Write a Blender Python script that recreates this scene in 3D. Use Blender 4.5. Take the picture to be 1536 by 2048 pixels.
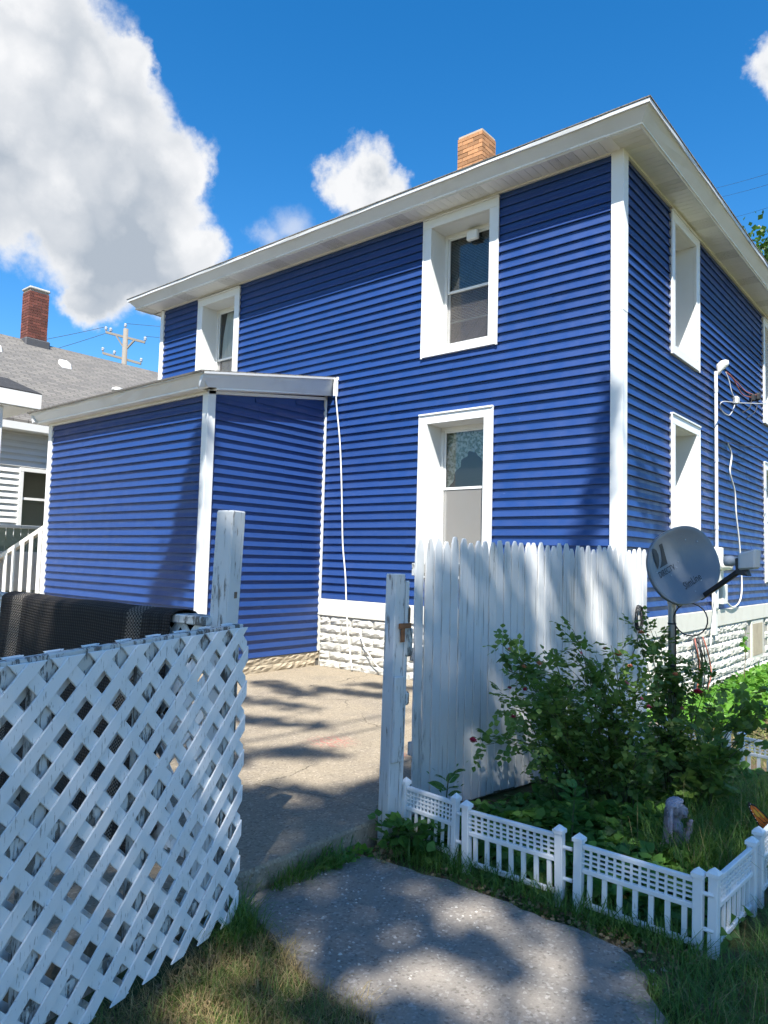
import bpy, bmesh, math, random
import numpy as np
from mathutils import Vector, Matrix, noise

random.seed(7); rng = np.random.default_rng(11)
for o in list(bpy.data.objects): bpy.data.objects.remove(o)
scene = bpy.context.scene
COL = scene.collection
R = math.radians

# ------------------------------------------------------------------ camera
cam = bpy.data.cameras.new('camera'); cam_o = bpy.data.objects.new('camera', cam); COL.objects.link(cam_o)
CP = Vector((2.9732, -7.452, 1.5186))
yaw, pitch, roll = 0.6959, 0.0666, 0.0262
f_ = Vector((-math.sin(yaw)*math.cos(pitch), math.cos(yaw)*math.cos(pitch), math.sin(pitch)))
r_ = Vector((math.cos(yaw), math.sin(yaw), 0)); u_ = r_.cross(f_)
r2 = r_*math.cos(roll) + u_*math.sin(roll); u2 = u_*math.cos(roll) - r_*math.sin(roll)
m3 = Matrix((r2, u2, -f_)).transposed()
cam_o.matrix_world = Matrix.Translation(CP) @ m3.to_4x4()
cam.sensor_fit = 'HORIZONTAL'; cam.sensor_width = 36; cam.lens = 1444.1/1536*36
cam.clip_start = 0.05; cam.clip_end = 2000
scene.camera = cam_o

# ------------------------------------------------------------------ sun, exposure
KX, KY = 0.408, -0.606                       # horizontal run of the light per metre of height
sund = Vector((KX, KY, 1)).normalized()      # towards the sun
ELEV = math.asin(sund.z); AZ = math.atan2(sund.x, sund.y)
sl = bpy.data.lights.new('sun', 'SUN'); sl.energy = 5.0; sl.angle = R(0.45); sl.color = (1.0, 0.955, 0.88)
so = bpy.data.objects.new('sun', sl); COL.objects.link(so)
so.rotation_euler = sund.to_track_quat('Z', 'Y').to_euler(); so.location = (10, -14, 25)
vs = scene.view_settings; vs.view_transform = 'Standard'; vs.look = 'None'; vs.gamma = 1; vs.use_curve_mapping = False
vs.exposure = 1.20
scene.cycles.use_adaptive_sampling = True; scene.cycles.adaptive_threshold = 0.03
scene.cycles.max_bounces = 5; scene.cycles.diffuse_bounces = 3; scene.cycles.glossy_bounces = 3; scene.cycles.caustics_reflective = False; scene.cycles.caustics_refractive = False; scene.cycles.transparent_max_bounces = 12

# ------------------------------------------------------------------ node helpers
class NT:
    def __init__(s, tree): s.t = tree; s.n = tree.nodes; s.l = tree.links
    def new(s, typ, **kw):
        nd = s.n.new(typ)
        for k, v in kw.items():
            if k.startswith('i_'):
                key = k[2:]; key = int(key) if key.isdigit() else key
                s.set(nd, key, v)
            else: setattr(nd, k, v)
        return nd
    def set(s, nd, key, v):
        sock = nd.inputs[key]
        if isinstance(v, bpy.types.NodeSocket): s.l.new(v, sock)
        else:
            if hasattr(sock, 'default_value'):
                try: sock.default_value = v
                except Exception:
                    sock.default_value = (*v, 1)
    def math(s, op, a, b=None, clamp=False):
        nd = s.n.new('ShaderNodeMath'); nd.operation = op; nd.use_clamp = clamp
        s.set(nd, 0, a)
        if b is not None: s.set(nd, 1, b)
        return nd.outputs[0]
    def vmath(s, op, a, b=None):
        nd = s.n.new('ShaderNodeVectorMath'); nd.operation = op; s.set(nd, 0, a)
        if b is not None: s.set(nd, 1, b)
        return nd.outputs['Value'] if op in ('DOT_PRODUCT', 'LENGTH', 'DISTANCE') else nd.outputs[0]
    def sstep(s, v, a, b, lo=0.0, hi=1.0):
        nd = s.n.new('ShaderNodeMapRange'); nd.interpolation_type = 'SMOOTHSTEP'
        s.set(nd, 'Value', v); nd.inputs['From Min'].default_value = a; nd.inputs['From Max'].default_value = b
        nd.inputs['To Min'].default_value = lo; nd.inputs['To Max'].default_value = hi
        return nd.outputs[0]
    def mix(s, fac, a, b, blend='MIX'):
        nd = s.n.new('ShaderNodeMix'); nd.data_type = 'RGBA'; nd.blend_type = blend
        s.set(nd, 0, fac)
        for k, v in ((6, a), (7, b)):
            if isinstance(v, bpy.types.NodeSocket): s.l.new(v, nd.inputs[k])
            else: nd.inputs[k].default_value = (*v[:3], 1)
        return nd.outputs[2]
    def noise(s, vec, scale, detail=4, rough=0.55, dist=0):
        nd = s.n.new('ShaderNodeTexNoise'); s.set(nd, 'Vector', vec)
        nd.inputs['Scale'].default_value = scale; nd.inputs['Detail'].default_value = detail
        nd.inputs['Roughness'].default_value = rough; nd.inputs['Distortion'].default_value = dist
        return nd.outputs[0]
    def voronoi(s, vec, scale, feature='F1', out=0, rnd=1.0):
        nd = s.n.new('ShaderNodeTexVoronoi'); nd.feature = feature; s.set(nd, 'Vector', vec)
        nd.inputs['Scale'].default_value = scale; nd.inputs['Randomness'].default_value = rnd
        return nd.outputs[out]
    def mapping(s, vec, scale=(1, 1, 1), loc=(0, 0, 0), rot=(0, 0, 0)):
        nd = s.n.new('ShaderNodeMapping'); s.set(nd, 'Vector', vec)
        nd.inputs['Scale'].default_value = scale; nd.inputs['Location'].default_value = loc; nd.inputs['Rotation'].default_value = rot
        return nd.outputs[0]
    def bump(s, h, strength=0.3, dist=0.01, normal=None):
        nd = s.n.new('ShaderNodeBump'); nd.inputs['Strength'].default_value = strength; nd.inputs['Distance'].default_value = dist
        s.set(nd, 'Height', h)
        if normal is not None: s.set(nd, 'Normal', normal)
        return nd.outputs[0]

# ------------------------------------------------------------------ world: sky and clouds
world = bpy.data.worlds.new('World'); scene.world = world; world.use_nodes = True
wt = NT(world.node_tree); world.node_tree.nodes.clear()
sky = wt.new('ShaderNodeTexSky', sky_type='NISHITA', sun_disc=False)
sky.sun_elevation = ELEV; sky.sun_rotation = AZ; sky.altitude = 200; sky.air_density = 1.0; sky.dust_density = 0.35; sky.ozone_density = 2.2
hs = wt.new('ShaderNodeHueSaturation', i_Color=sky.outputs[0]); hs.inputs['Saturation'].default_value = 1.40; hs.inputs['Value'].default_value = 2.15
geo = wt.new('ShaderNodeNewGeometry')
dirv = wt.vmath('NORMALIZE', wt.new('ShaderNodeTexCoord').outputs['Generated'])
wob = wt.new('ShaderNodeTexNoise'); wt.set(wob, 'Vector', dirv); wob.inputs['Scale'].default_value = 9; wob.inputs['Detail'].default_value = 7; wob.inputs['Roughness'].default_value = 0.60
wv = wt.vmath('MULTIPLY', wt.vmath('SUBTRACT', wob.outputs['Color'], (0.5, 0.5, 0.5)), (0.10, 0.10, 0.10))
wd = wt.vmath('ADD', dirv, wv)
def blob_field(blobs, vec):
    acc = None
    for d, rr in blobs:
        dist = wt.vmath('DISTANCE', vec, d)
        v = wt.math('SUBTRACT', 1.0, wt.math('DIVIDE', dist, rr))
        if acc is None: acc = v
        else:
            nd = wt.n.new('ShaderNodeMath'); nd.operation = 'SMOOTH_MAX'; wt.set(nd, 0, acc); wt.set(nd, 1, v); nd.inputs[2].default_value = 0.15
            acc = nd.outputs[0]
    return acc
BIG = [((-0.775,0.296,0.562),0.098),((-0.772,0.352,0.529),0.090),((-0.802,0.354,0.481),0.132),((-0.727,0.411,0.551),0.036),((-0.76,0.414,0.501),0.08),
 ((-0.751,0.463,0.472),0.066),((-0.739,0.49,0.461),0.040),((-0.811,0.423,0.406),0.118),((-0.773,0.487,0.407),0.080),((-0.83,0.444,0.337),0.066),
 ((-0.849,0.429,0.308),0.042),((-0.795,0.49,0.356),0.07),((-0.756,0.529,0.386),0.046),((-0.843,0.319,0.432),0.112),((-0.797,0.305,0.522),0.125),
 ((-0.81,0.20,0.55),0.15),((-0.87,0.16,0.46),0.16)]
C2 = [((-0.587,0.653,0.479),0.050),((-0.611,0.638,0.468),0.043),((-0.571,0.673,0.47),0.042),((-0.597,0.671,0.44),0.055)]
WSP = [((-0.678,0.605,0.417),0.036),((-0.70,0.591,0.402),0.026)]
C3 = [((-0.160,0.826,0.543),0.034),((-0.13,0.84,0.53),0.05)]
CW, CG = (9.0, 9.1, 9.3), (4.3, 4.9, 5.7)
STR = 0.046
def bgnode(col):
    b = wt.new('ShaderNodeBackground', i_Color=col); b.inputs['Strength'].default_value = STR; return b.outputs[0]
def pick(fac, a, b):
    m = wt.n.new('ShaderNodeMixShader'); wt.set(m, 0, fac); wt.l.new(a, m.inputs[1]); wt.l.new(b, m.inputs[2]); return m.outputs[0]
skyc = hs.outputs[0]
# the large cumulus on the left
fb = blob_field(BIG, wd)
shade = blob_field([((-0.835,0.385,0.405),0.17),((-0.810,0.462,0.362),0.115),((-0.86,0.30,0.41),0.15),((-0.84,0.44,0.33),0.09)], wd)
sn = wt.noise(wt.mapping(dirv, loc=(1, 2, 3)), 14, 5, 0.55)
def puffs(vec, sc):
    nd = wt.n.new('ShaderNodeTexVoronoi'); nd.feature = 'SMOOTH_F1'; wt.set(nd, 'Vector', vec); nd.inputs['Scale'].default_value = sc; nd.inputs['Smoothness'].default_value = 0.35; return nd.outputs[0]
pf_ = wt.math('ADD', wt.math('MULTIPLY', wt.math('SUBTRACT', puffs(wd, 11), 0.42), 1.3), wt.math('MULTIPLY', wt.math('SUBTRACT', puffs(wd, 27), 0.42), 0.7))
sf = wt.math('ADD', wt.sstep(shade, -0.15, 0.85, 0, 0.55), wt.math('ADD', wt.math('MULTIPLY', wt.math('SUBTRACT', sn, 0.5), 0.6), wt.math('MULTIPLY', pf_, 0.75)))
sf = wt.math('MULTIPLY', wt.math('MAXIMUM', wt.math('MINIMUM', sf, 1.0), 0.0), wt.sstep(fb, 0.05, 0.5))
fine = wt.math('MULTIPLY', wt.math('SUBTRACT', wt.noise(wt.mapping(dirv, loc=(7, 1, 5)), 22, 6, 0.60), 0.5), 0.70)
bigc = bgnode(wt.mix(wt.sstep(wt.math('ADD', fb, fine), -0.04, 0.34), skyc, wt.mix(sf, CW, CG)))
# the small cumulus behind the roof and the one at the right
f2 = blob_field(C2+C3, wd)
fine2 = wt.math('MULTIPLY', wt.math('SUBTRACT', wt.noise(wt.mapping(dirv, loc=(7, 1, 5)), 26, 6, 0.60), 0.5), 0.75)
a2 = wt.math('MAXIMUM', wt.sstep(wt.math('ADD', f2, fine2), -0.04, 0.38), wt.sstep(blob_field(WSP, wd), 0.0, 0.9, 0, 0.55))
sn2 = wt.noise(wt.mapping(dirv, loc=(4, 2, 3)), 16, 5, 0.55)
smallc = bgnode(wt.mix(a2, skyc, wt.mix(wt.math('MULTIPLY', wt.sstep(sn2, 0.42, 0.75), wt.sstep(f2, 0.1, 0.7)), CW, CG)))
# scattered fair-weather clouds over the rest of the sky
gen = wt.noise(wt.mapping(dirv, scale=(2.2, 2.2, 4.0), loc=(3.1, 0.4, 1.7)), 1.5, 5, 0.56)
genm = wt.math('MULTIPLY', wt.sstep(gen, 0.56, 0.66), wt.sstep(wt.vmath('DISTANCE', dirv, (-0.50, 0.72, 0.42)), 0.62, 0.80))
genm = wt.math('MULTIPLY', genm, wt.sstep(wt.vmath('DOT_PRODUCT', dirv, (0, 0, 1)), 0.02, 0.15))
restc = bgnode(wt.mix(genm, skyc, (6.4, 6.6, 6.9)))
inbig = wt.math('LESS_THAN', wt.vmath('DISTANCE', dirv, (-0.80, 0.36, 0.45)), 0.40)
insm = wt.math('MAXIMUM', wt.math('LESS_THAN', wt.vmath('DISTANCE', dirv, (-0.61, 0.655, 0.455)), 0.15), wt.math('LESS_THAN', wt.vmath('DISTANCE', dirv, (-0.14, 0.835, 0.535)), 0.14))
bgs = pick(insm, pick(inbig, restc, bigc), smallc)
world.cycles.sampling_method = 'MANUAL'; world.cycles.sample_map_resolution = 512
wo = wt.new('ShaderNodeOutputWorld'); world.node_tree.links.new(bgs, wo.inputs[0])

# ------------------------------------------------------------------ materials
M = {}
def newmat(name):
    m = bpy.data.materials.new(name); m.use_nodes = True; t = NT(m.node_tree); t.n.clear()
    out = t.new('ShaderNodeOutputMaterial'); p = t.new('ShaderNodeBsdfPrincipled')
    t.l.new(p.outputs[0], out.inputs[0]); M[name] = m
    return m, t, p, out
def objvec(t, rnd=False):
    v = t.new('ShaderNodeTexCoord').outputs['Object']
    if rnd:
        oi = t.new('ShaderNodeObjectInfo')
        v = t.vmath('ADD', v, t.vmath('MULTIPLY', t.new('ShaderNodeCombineXYZ', i_0=oi.outputs['Random'], i_1=oi.outputs['Random'], i_2=oi.outputs['Random']).outputs[0], (37, 71, 53)))
    return v
def plain(name, base, rough=0.5, var=0.12, scale=6, bump=0.0, bscale=40, metal=0, spec=0.5, rnd=True, dirt=0.0, dirtcol=(0.12, 0.10, 0.07), vary=0.0):
    m, t, p, out = newmat(name); v = objvec(t, rnd)
    n = t.noise(v, scale, 5, 0.6)
    c = t.mix(n, [x*(1-var) for x in base], [min(1, x*(1+var)) for x in base])
    if dirt:
        d = t.noise(t.mapping(v, loc=(5, 3, 1)), scale*0.7, 6, 0.65)
        c = t.mix(t.math('MULTIPLY', t.sstep(d, 0.48, 0.75), dirt), c, dirtcol)
    if vary:
        oi = t.new('ShaderNodeObjectInfo'); k = t.sstep(oi.outputs['Random'], 0, 1, 1-vary, 1+vary*0.6)
        c = t.mix(1.0, c, t.new('ShaderNodeCombineXYZ', i_0=k, i_1=k, i_2=k).outputs[0], 'MULTIPLY')
    t.set(p, 'Base Color', c); p.inputs['Roughness'].default_value = rough; p.inputs['Metallic'].default_value = metal
    p.inputs['Specular IOR Level'].default_value = spec
    if bump: t.set(p, 'Normal', t.bump(t.noise(v, bscale, 6, 0.6), bump, 0.01))
    return m
def siding(name, base, rough, grain=0.12, scuff=(0.3, 0.38, 0.62), amount=0.35):
    m, t, p, out = newmat(name); v = t.new('ShaderNodeTexCoord').outputs['Object']
    g = t.noise(t.mapping(v, scale=(3, 3, 60)), 3, 5, 0.6)
    big = t.noise(v, 1.1, 4, 0.5)
    oi = t.new('ShaderNodeObjectInfo')
    c = t.mix(big, [x*0.90 for x in base], [x*1.10 for x in base])
    c = t.mix(t.math('MULTIPLY', oi.outputs['Random'], 0.5), c, [x*0.78 for x in base])
    sc = t.noise(t.mapping(v, scale=(9, 9, 16), loc=(4, 9, 2)), 1.0, 7, 0.72)
    c = t.mix(t.math('MULTIPLY', t.sstep(sc, 0.66, 0.78), amount), c, scuff)
    t.set(p, 'Base Color', c)
    t.set(p, 'Roughness', t.sstep(t.noise(v, 5, 3), 0.3, 0.7, rough-0.05, rough+0.08))
    p.inputs['Specular IOR Level'].default_value = 0.55
    t.set(p, 'Normal', t.bump(g, grain, 0.004))
    return m
def paintwood(name, paint, wood, thr=0.60, soft=0.05, rnd=True, rough=0.65, stretch=(9, 9, 1.4), dirt=0.25, bs=0.5):
    m, t, p, out = newmat(name); v = objvec(t, rnd)
    sv = t.mapping(v, scale=stretch)
    n = t.noise(sv, 2.4, 9, 0.68); n2 = t.noise(t.mapping(v, scale=(stretch[0]*3, stretch[1]*3, stretch[2]*1.2)), 3.0, 6, 0.6)
    comb = t.math('ADD', t.math('MULTIPLY', n, 0.72), t.math('MULTIPLY', n2, 0.28))
    peel = t.sstep(comb, thr, thr+soft)
    wc = t.mix(n2, [x*0.55 for x in wood], [x*1.3 for x in wood])
    stain = t.noise(v, 3.3, 5, 0.6)
    pc = t.mix(t.math('MULTIPLY', t.sstep(stain, 0.45, 0.8), dirt), paint, [paint[0]*0.72, paint[1]*0.70, paint[2]*0.62])
    c = t.mix(peel, pc, wc)
    crack = t.sstep(t.noise(t.mapping(v, scale=(stretch[0]*5, stretch[1]*5, stretch[2]*0.7), loc=(2, 2, 2)), 2.2, 4, 0.5), 0.63, 0.68)
    c = t.mix(t.math('MULTIPLY', crack, 0.55), c, [x*0.45 for x in wood])
    t.set(p, 'Base Color', c); p.inputs['Roughness'].default_value = rough; p.inputs['Specular IOR Level'].default_value = 0.3
    h = t.math('SUBTRACT', t.math('ADD', t.math('MULTIPLY', n2, 0.35), t.math('MULTIPLY', t.math('SUBTRACT', 1.0, peel), 0.7)), t.math('MULTIPLY', crack, 0.5))
    t.set(p, 'Normal', t.bump(h, bs, 0.006))
    return m
def leafmat(name, dark, light, trans=0.35, rough=0.45, tint=None):
    m, t, p, out = newmat(name)
    at = t.new('ShaderNodeAttribute', attribute_name='Col')
    c = t.mix(at.outputs['Fac'], dark, light)
    t.set(p, 'Base Color', c); p.inputs['Roughness'].default_value = rough; p.inputs['Specular IOR Level'].default_value = 0.35
    tr = t.new('ShaderNodeBsdfTranslucent'); t.set(tr, 'Color', t.mix(0.35, c, tint or (light[0]*1.5, light[1]*1.6, light[2]*0.8)))
    mx = t.new('ShaderNodeMixShader'); mx.inputs[0].default_value = trans
    t.l.new(p.outputs[0], mx.inputs[1]); t.l.new(tr.outputs[0], mx.inputs[2]); t.l.new(mx.outputs[0], out.inputs[0])
    return m

siding('siding_blue', (0.0098, 0.042, 0.170), 0.45, amount=0.45)
siding('siding_white', (0.74, 0.75, 0.74), 0.5, 0.1, (0.6, 0.6, 0.57), 0.3)
plain('vinyl_white', (0.70, 0.71, 0.70), 0.42, 0.04, 3, 0.05, 30, dirt=0.10, dirtcol=(0.5, 0.48, 0.42))
plain('soffit_white', (0.80, 0.80, 0.76), 0.5, 0.04, 3, dirt=0.12, dirtcol=(0.5, 0.5, 0.45))
plain('fascia_white', (0.60, 0.615, 0.62), 0.38, 0.06, 2.2, 0.18, 3.5, dirt=0.30, dirtcol=(0.42, 0.41, 0.38))
plain('inner_wall', (0.10, 0.095, 0.085), 0.9, 0.1)
plain('trim_paint', (0.60, 0.585, 0.52), 0.6, 0.06, 4, 0.25, 25, dirt=0.35, dirtcol=(0.42, 0.37, 0.28))
plain('stone_white', (0.49, 0.48, 0.435), 0.85, 0.14, 9, 1.0, 20, vary=0.12, dirt=0.5, dirtcol=(0.42, 0.37, 0.29))
plain('stone_tan', (0.38, 0.32, 0.23), 0.85, 0.18, 7, 0.6, 30, dirt=0.5, dirtcol=(0.24, 0.20, 0.15))
plain('mortar', (0.34, 0.32, 0.28), 0.9, 0.12, 20, 0.4, 60)
plain('brick_orange', (0.37, 0.185, 0.085), 0.85, 0.28, 8, 0.4, 60, vary=0.35)
plain('brick_red', (0.145, 0.045, 0.032), 0.85, 0.30, 8, 0.4, 60, vary=0.35)
plain('brick_mortar', (0.40, 0.33, 0.26), 0.9, 0.12, 20)
plain('lead_flashing', (0.07, 0.07, 0.075), 0.6, 0.15)
plain('concrete_cap', (0.42, 0.41, 0.38), 0.9, 0.15, 9, 0.4, 50)
plain('galvanised', (0.36, 0.37, 0.38), 0.45, 0.12, 8, 0.05, 60, metal=0.75, dirt=0.25)
plain('dish_grey', (0.135, 0.155, 0.18), 0.36, 0.06, 5, 0.03, 90, spec=0.5, dirt=0.15, dirtcol=(0.28, 0.29, 0.30))
plain('print_dark', (0.018, 0.019, 0.022), 0.5, 0.05)
plain('plastic_black', (0.018, 0.018, 0.02), 0.5, 0.1)
plain('plastic_grey', (0.40, 0.42, 0.45), 0.5, 0.08)
plain('cable_white', (0.72, 0.71, 0.67), 0.5, 0.1, 20)
plain('cable_red', (0.30, 0.09, 0.06), 0.5, 0.3, 20)
plain('conduit', (0.62, 0.64, 0.66), 0.38, 0.08, 6, metal=0.25, dirt=0.15)
plain('meter_glass', (0.72, 0.72, 0.66), 0.15, 0.1, 20)
plain('meter_box', (0.66, 0.66, 0.62), 0.5, 0.08, 6, dirt=0.25)
plain('pole_wood', (0.20, 0.18, 0.155), 0.85, 0.2, 6, 0.4, 30)
plain('insulator', (0.34, 0.36, 0.40), 0.25, 0.1)
plain('wire', (0.03, 0.03, 0.034), 0.6, 0.1)
plain('bark', (0.14, 0.10, 0.07), 0.9, 0.3, 8, 0.8, 20)
plain('cane', (0.075, 0.095, 0.035), 0.7, 0.3, 12)
plain('cane_brown', (0.11, 0.08, 0.045), 0.8, 0.3, 12)
plain('statue_stone', (0.27, 0.225, 0.24), 0.75, 0.3, 25, 0.6, 70, dirt=0.9, dirtcol=(0.05, 0.036, 0.04))
plain('statue_hair', (0.40, 0.34, 0.38), 0.75, 0.3, 25, 0.5, 70, dirt=0.5, dirtcol=(0.10, 0.075, 0.085))
plain('pebble', (0.42, 0.40, 0.36), 0.85, 0.35, 6, 0.3, 60)
plain('rust', (0.20, 0.085, 0.035), 0.8, 0.4, 15, 0.5, 50)
plain('rotten_wood', (0.155, 0.105, 0.07), 0.9, 0.45, 14, 0.8, 30)
plain('green_paint', (0.27, 0.31, 0.235), 0.75, 0.2, 9, 0.3, 30, dirt=0.6, dirtcol=(0.55, 0.53, 0.42))
plain('vent_metal', (0.50, 0.50, 0.48), 0.5, 0.1, metal=0.3)
plain('butterfly_orange', (0.80, 0.17, 0.018), 0.4, 0.35, 22)
plain('butterfly_yellow', (0.85, 0.42, 0.04), 0.4, 0.15, 22)
plain('butterfly_black', (0.012, 0.010, 0.010), 0.4, 0.1)
plain('butterfly_dot', (0.8, 0.78, 0.72), 0.4, 0.05)
plain('rose_red', (0.30, 0.012, 0.045), 0.5, 0.45, 30)
plain('rose_pink', (0.50, 0.13, 0.15), 0.55, 0.4, 30)
plain('rose_wilted', (0.42, 0.17, 0.09), 0.7, 0.45, 40)
plain('rose_white', (0.72, 0.70, 0.52), 0.5, 0.1, 30)
plain('blind', (0.55, 0.58, 0.55), 0.5, 0.05)
plain('edging_plastic', (0.76, 0.77, 0.775), 0.36, 0.05, 6, 0.03, 40, dirt=0.22, dirtcol=(0.45, 0.42, 0.33))
paintwood('picket_paint', (0.60, 0.61, 0.61), (0.30, 0.28, 0.25), thr=0.615, soft=0.06, dirt=0.35)
paintwood('picket_paint_worn', (0.60, 0.605, 0.595), (0.26, 0.245, 0.22), thr=0.575, soft=0.06, dirt=0.5)
paintwood('lattice_paint', (0.74, 0.75, 0.75), (0.33, 0.31, 0.27), thr=0.745, soft=0.05, stretch=(14, 14, 14), dirt=0.30, bs=0.2)
paintwood('frame_paint', (0.58, 0.585, 0.57), (0.155, 0.145, 0.13), thr=0.50, soft=0.05, stretch=(10, 10, 3), dirt=0.6, bs=0.8)
paintwood('post_paint', (0.60, 0.605, 0.60), (0.23, 0.21, 0.185), thr=0.56, soft=0.05, stretch=(9, 9, 1.8), dirt=0.55, bs=0.6)
paintwood('deck_paint', (0.74, 0.735, 0.70), (0.40, 0.36, 0.28), thr=0.60, soft=0.06, dirt=0.3)

def mk_leaf():
    leafmat('leaf_rose', (0.05, 0.105, 0.025), (0.17, 0.28, 0.065), 0.42)
    leafmat('leaf_cover', (0.045, 0.12, 0.025), (0.15, 0.31, 0.06), 0.38)
    leafmat('leaf_bright', (0.05, 0.16, 0.02), (0.15, 0.33, 0.04), 0.40)
    leafmat('leaf_fern', (0.05, 0.14, 0.03), (0.13, 0.27, 0.06), 0.35)
    leafmat('leaf_tree', (0.022, 0.065, 0.012), (0.085, 0.18, 0.03), 0.35)
    leafmat('leaf_shade_tree', (0.05, 0.10, 0.03), (0.10, 0.18, 0.05), 0.35)
    leafmat('grass_blade', (0.055, 0.105, 0.02), (0.20, 0.26, 0.065), 0.34)
    leafmat('grass_green', (0.05, 0.12, 0.022), (0.15, 0.27, 0.05), 0.34)
    leafmat('grass_dry', (0.17, 0.13, 0.06), (0.42, 0.33, 0.16), 0.25, 0.7)
    leafmat('litter', (0.10, 0.06, 0.03), (0.34, 0.24, 0.13), 0.1, 0.8)
mk_leaf()

def concrete(name, ca, cb, stain, speck, crack=True, bs=0.5, paint=None):
    m, t, p, out = newmat(name); v = t.new('ShaderNodeTexCoord').outputs['Object']
    fine = t.noise(v, 95, 3, 0.7); mid = t.noise(v, 9, 6, 0.62); big = t.noise(v, 1.6, 5, 0.6)
    c = t.mix(mid, ca, cb)
    c = t.mix(t.sstep(big, 0.42, 0.72), c, stain)
    ag = t.voronoi(v, 85, 'F1', 1)
    agb = t.new('ShaderNodeRGBToBW', i_Color=ag).outputs[0]
    c = t.mix(t.math('MULTIPLY', t.sstep(agb, 0.70, 0.9), 0.55), c, speck)
    c = t.mix(t.math('MULTIPLY', t.sstep(agb, 0.30, 0.12), 0.55), c, [x*0.35 for x in ca])
    big2 = t.voronoi(v, 62, 'F1', 1); b2 = t.new('ShaderNodeRGBToBW', i_Color=big2).outputs[0]
    c = t.mix(t.math('MULTIPLY', t.sstep(b2, 0.86, 0.92), 0.4), c, [min(1, x*1.25) for x in speck])
    c = t.mix(t.math('MULTIPLY', t.sstep(fine, 0.35, 0.7), 0.4), c, [x*0.55 for x in ca])
    h = t.math('ADD', t.math('MULTIPLY', fine, 0.6), t.math('MULTIPLY', agb, 0.5))
    if crack:
        wv = t.vmath('ADD', v, t.vmath('MULTIPLY', t.new('ShaderNodeTexNoise', i_Vector=v, i_Scale=2.5, i_Detail=6.0).outputs['Color'], (0.5, 0.5, 0)))
        e = t.voronoi(t.mapping(wv, loc=(0.3, 0.9, 0)), 0.45, 'DISTANCE_TO_EDGE')
        k = t.math('MULTIPLY', t.sstep(e, 0.0028, 0.0005), t.sstep(t.noise(v, 0.9, 3), 0.42, 0.5))
        c = t.mix(t.math('MULTIPLY', k, 0.75), c, (0.05, 0.045, 0.035)); h = t.math('SUBTRACT', h, t.math('MULTIPLY', k, 2.0))
    if paint:
        for pc, rr in paint:
            d = t.vmath('DISTANCE', t.mapping(v, scale=(1, 1, 0)), pc)
            k = t.math('MULTIPLY', t.sstep(d, rr, rr*0.2), t.sstep(t.noise(v, 26, 5, 0.7), 0.45, 0.62))
            c = t.mix(t.math('MULTIPLY', k, 0.55), c, (0.48, 0.09, 0.08))
    t.set(p, 'Base Color', c); p.inputs['Roughness'].default_value = 0.9; p.inputs['Specular IOR Level'].default_value = 0.2
    t.set(p, 'Normal', t.bump(h, bs, 0.006))
concrete('patio_concrete', (0.32, 0.27, 0.195), (0.245, 0.207, 0.155), (0.22, 0.19, 0.15), (0.46, 0.40, 0.32), paint=[((-1.25, -3.0, 0), 0.28), ((-0.6, -2.9, 0), 0.16)])
concrete('path_concrete', (0.275, 0.25, 0.215), (0.20, 0.18, 0.155), (0.29, 0.255, 0.215), (0.42, 0.40, 0.37), crack=False, bs=0.9)

def ground_mat():
    m, t, p, out = newmat('lawn_soil'); v = t.new('ShaderNodeTexCoord').outputs['Object']
    a = t.noise(v, 2.2, 6, 0.62); b = t.noise(v, 18, 6, 0.7); c0 = t.noise(v, 120, 3, 0.7)
    soil = t.mix(b, (0.105, 0.075, 0.048), (0.26, 0.20, 0.13)); gr = t.mix(b, (0.035, 0.065, 0.016), (0.11, 0.13, 0.045))
    c = t.mix(t.sstep(a, 0.42, 0.58), soil, gr); c = t.mix(t.math('MULTIPLY', c0, 0.5), c, (0.05, 0.04, 0.026))
    t.set(p, 'Base Color', c); p.inputs['Roughness'].default_value = 0.95; p.inputs['Specular IOR Level'].default_value = 0.1
    t.set(p, 'Normal', t.bump(t.math('ADD', b, c0), 0.8, 0.02))
ground_mat()

def shingle(name, ca, cb, axis_rot=(0, 0, 0), sc=1.0):
    m, t, p, out = newmat(name); v = t.mapping(t.new('ShaderNodeTexCoord').outputs['UV'])
    br = t.new('ShaderNodeTexBrick', i_Vector=v); br.offset = 0.5
    br.inputs['Color1'].default_value = (*ca, 1); br.inputs['Color2'].default_value = (*cb, 1); br.inputs['Mortar'].default_value = (ca[0]*0.35, ca[1]*0.35, ca[2]*0.35, 1)
    br.inputs['Scale'].default_value = sc; br.inputs['Mortar Size'].default_value = 0.012; br.inputs['Brick Width'].default_value = 0.30; br.inputs['Row Height'].default_value = 0.14
    n = t.noise(v, 3.0, 6, 0.7)
    c = t.mix(t.math('MULTIPLY', n, 0.8), br.outputs[0], [x*0.55 for x in cb])
    t.set(p, 'Base Color', c); p.inputs['Roughness'].default_value = 0.9
    t.set(p, 'Normal', t.bump(t.math('ADD', t.math('MULTIPLY', br.outputs[1], -1.0), t.noise(v, 60, 3)), 0.7, 0.02))
shingle('shingle_grey', (0.25, 0.235, 0.21), (0.155, 0.148, 0.14))
shingle('shingle_dark', (0.045, 0.047, 0.052), (0.03, 0.031, 0.035))

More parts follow.
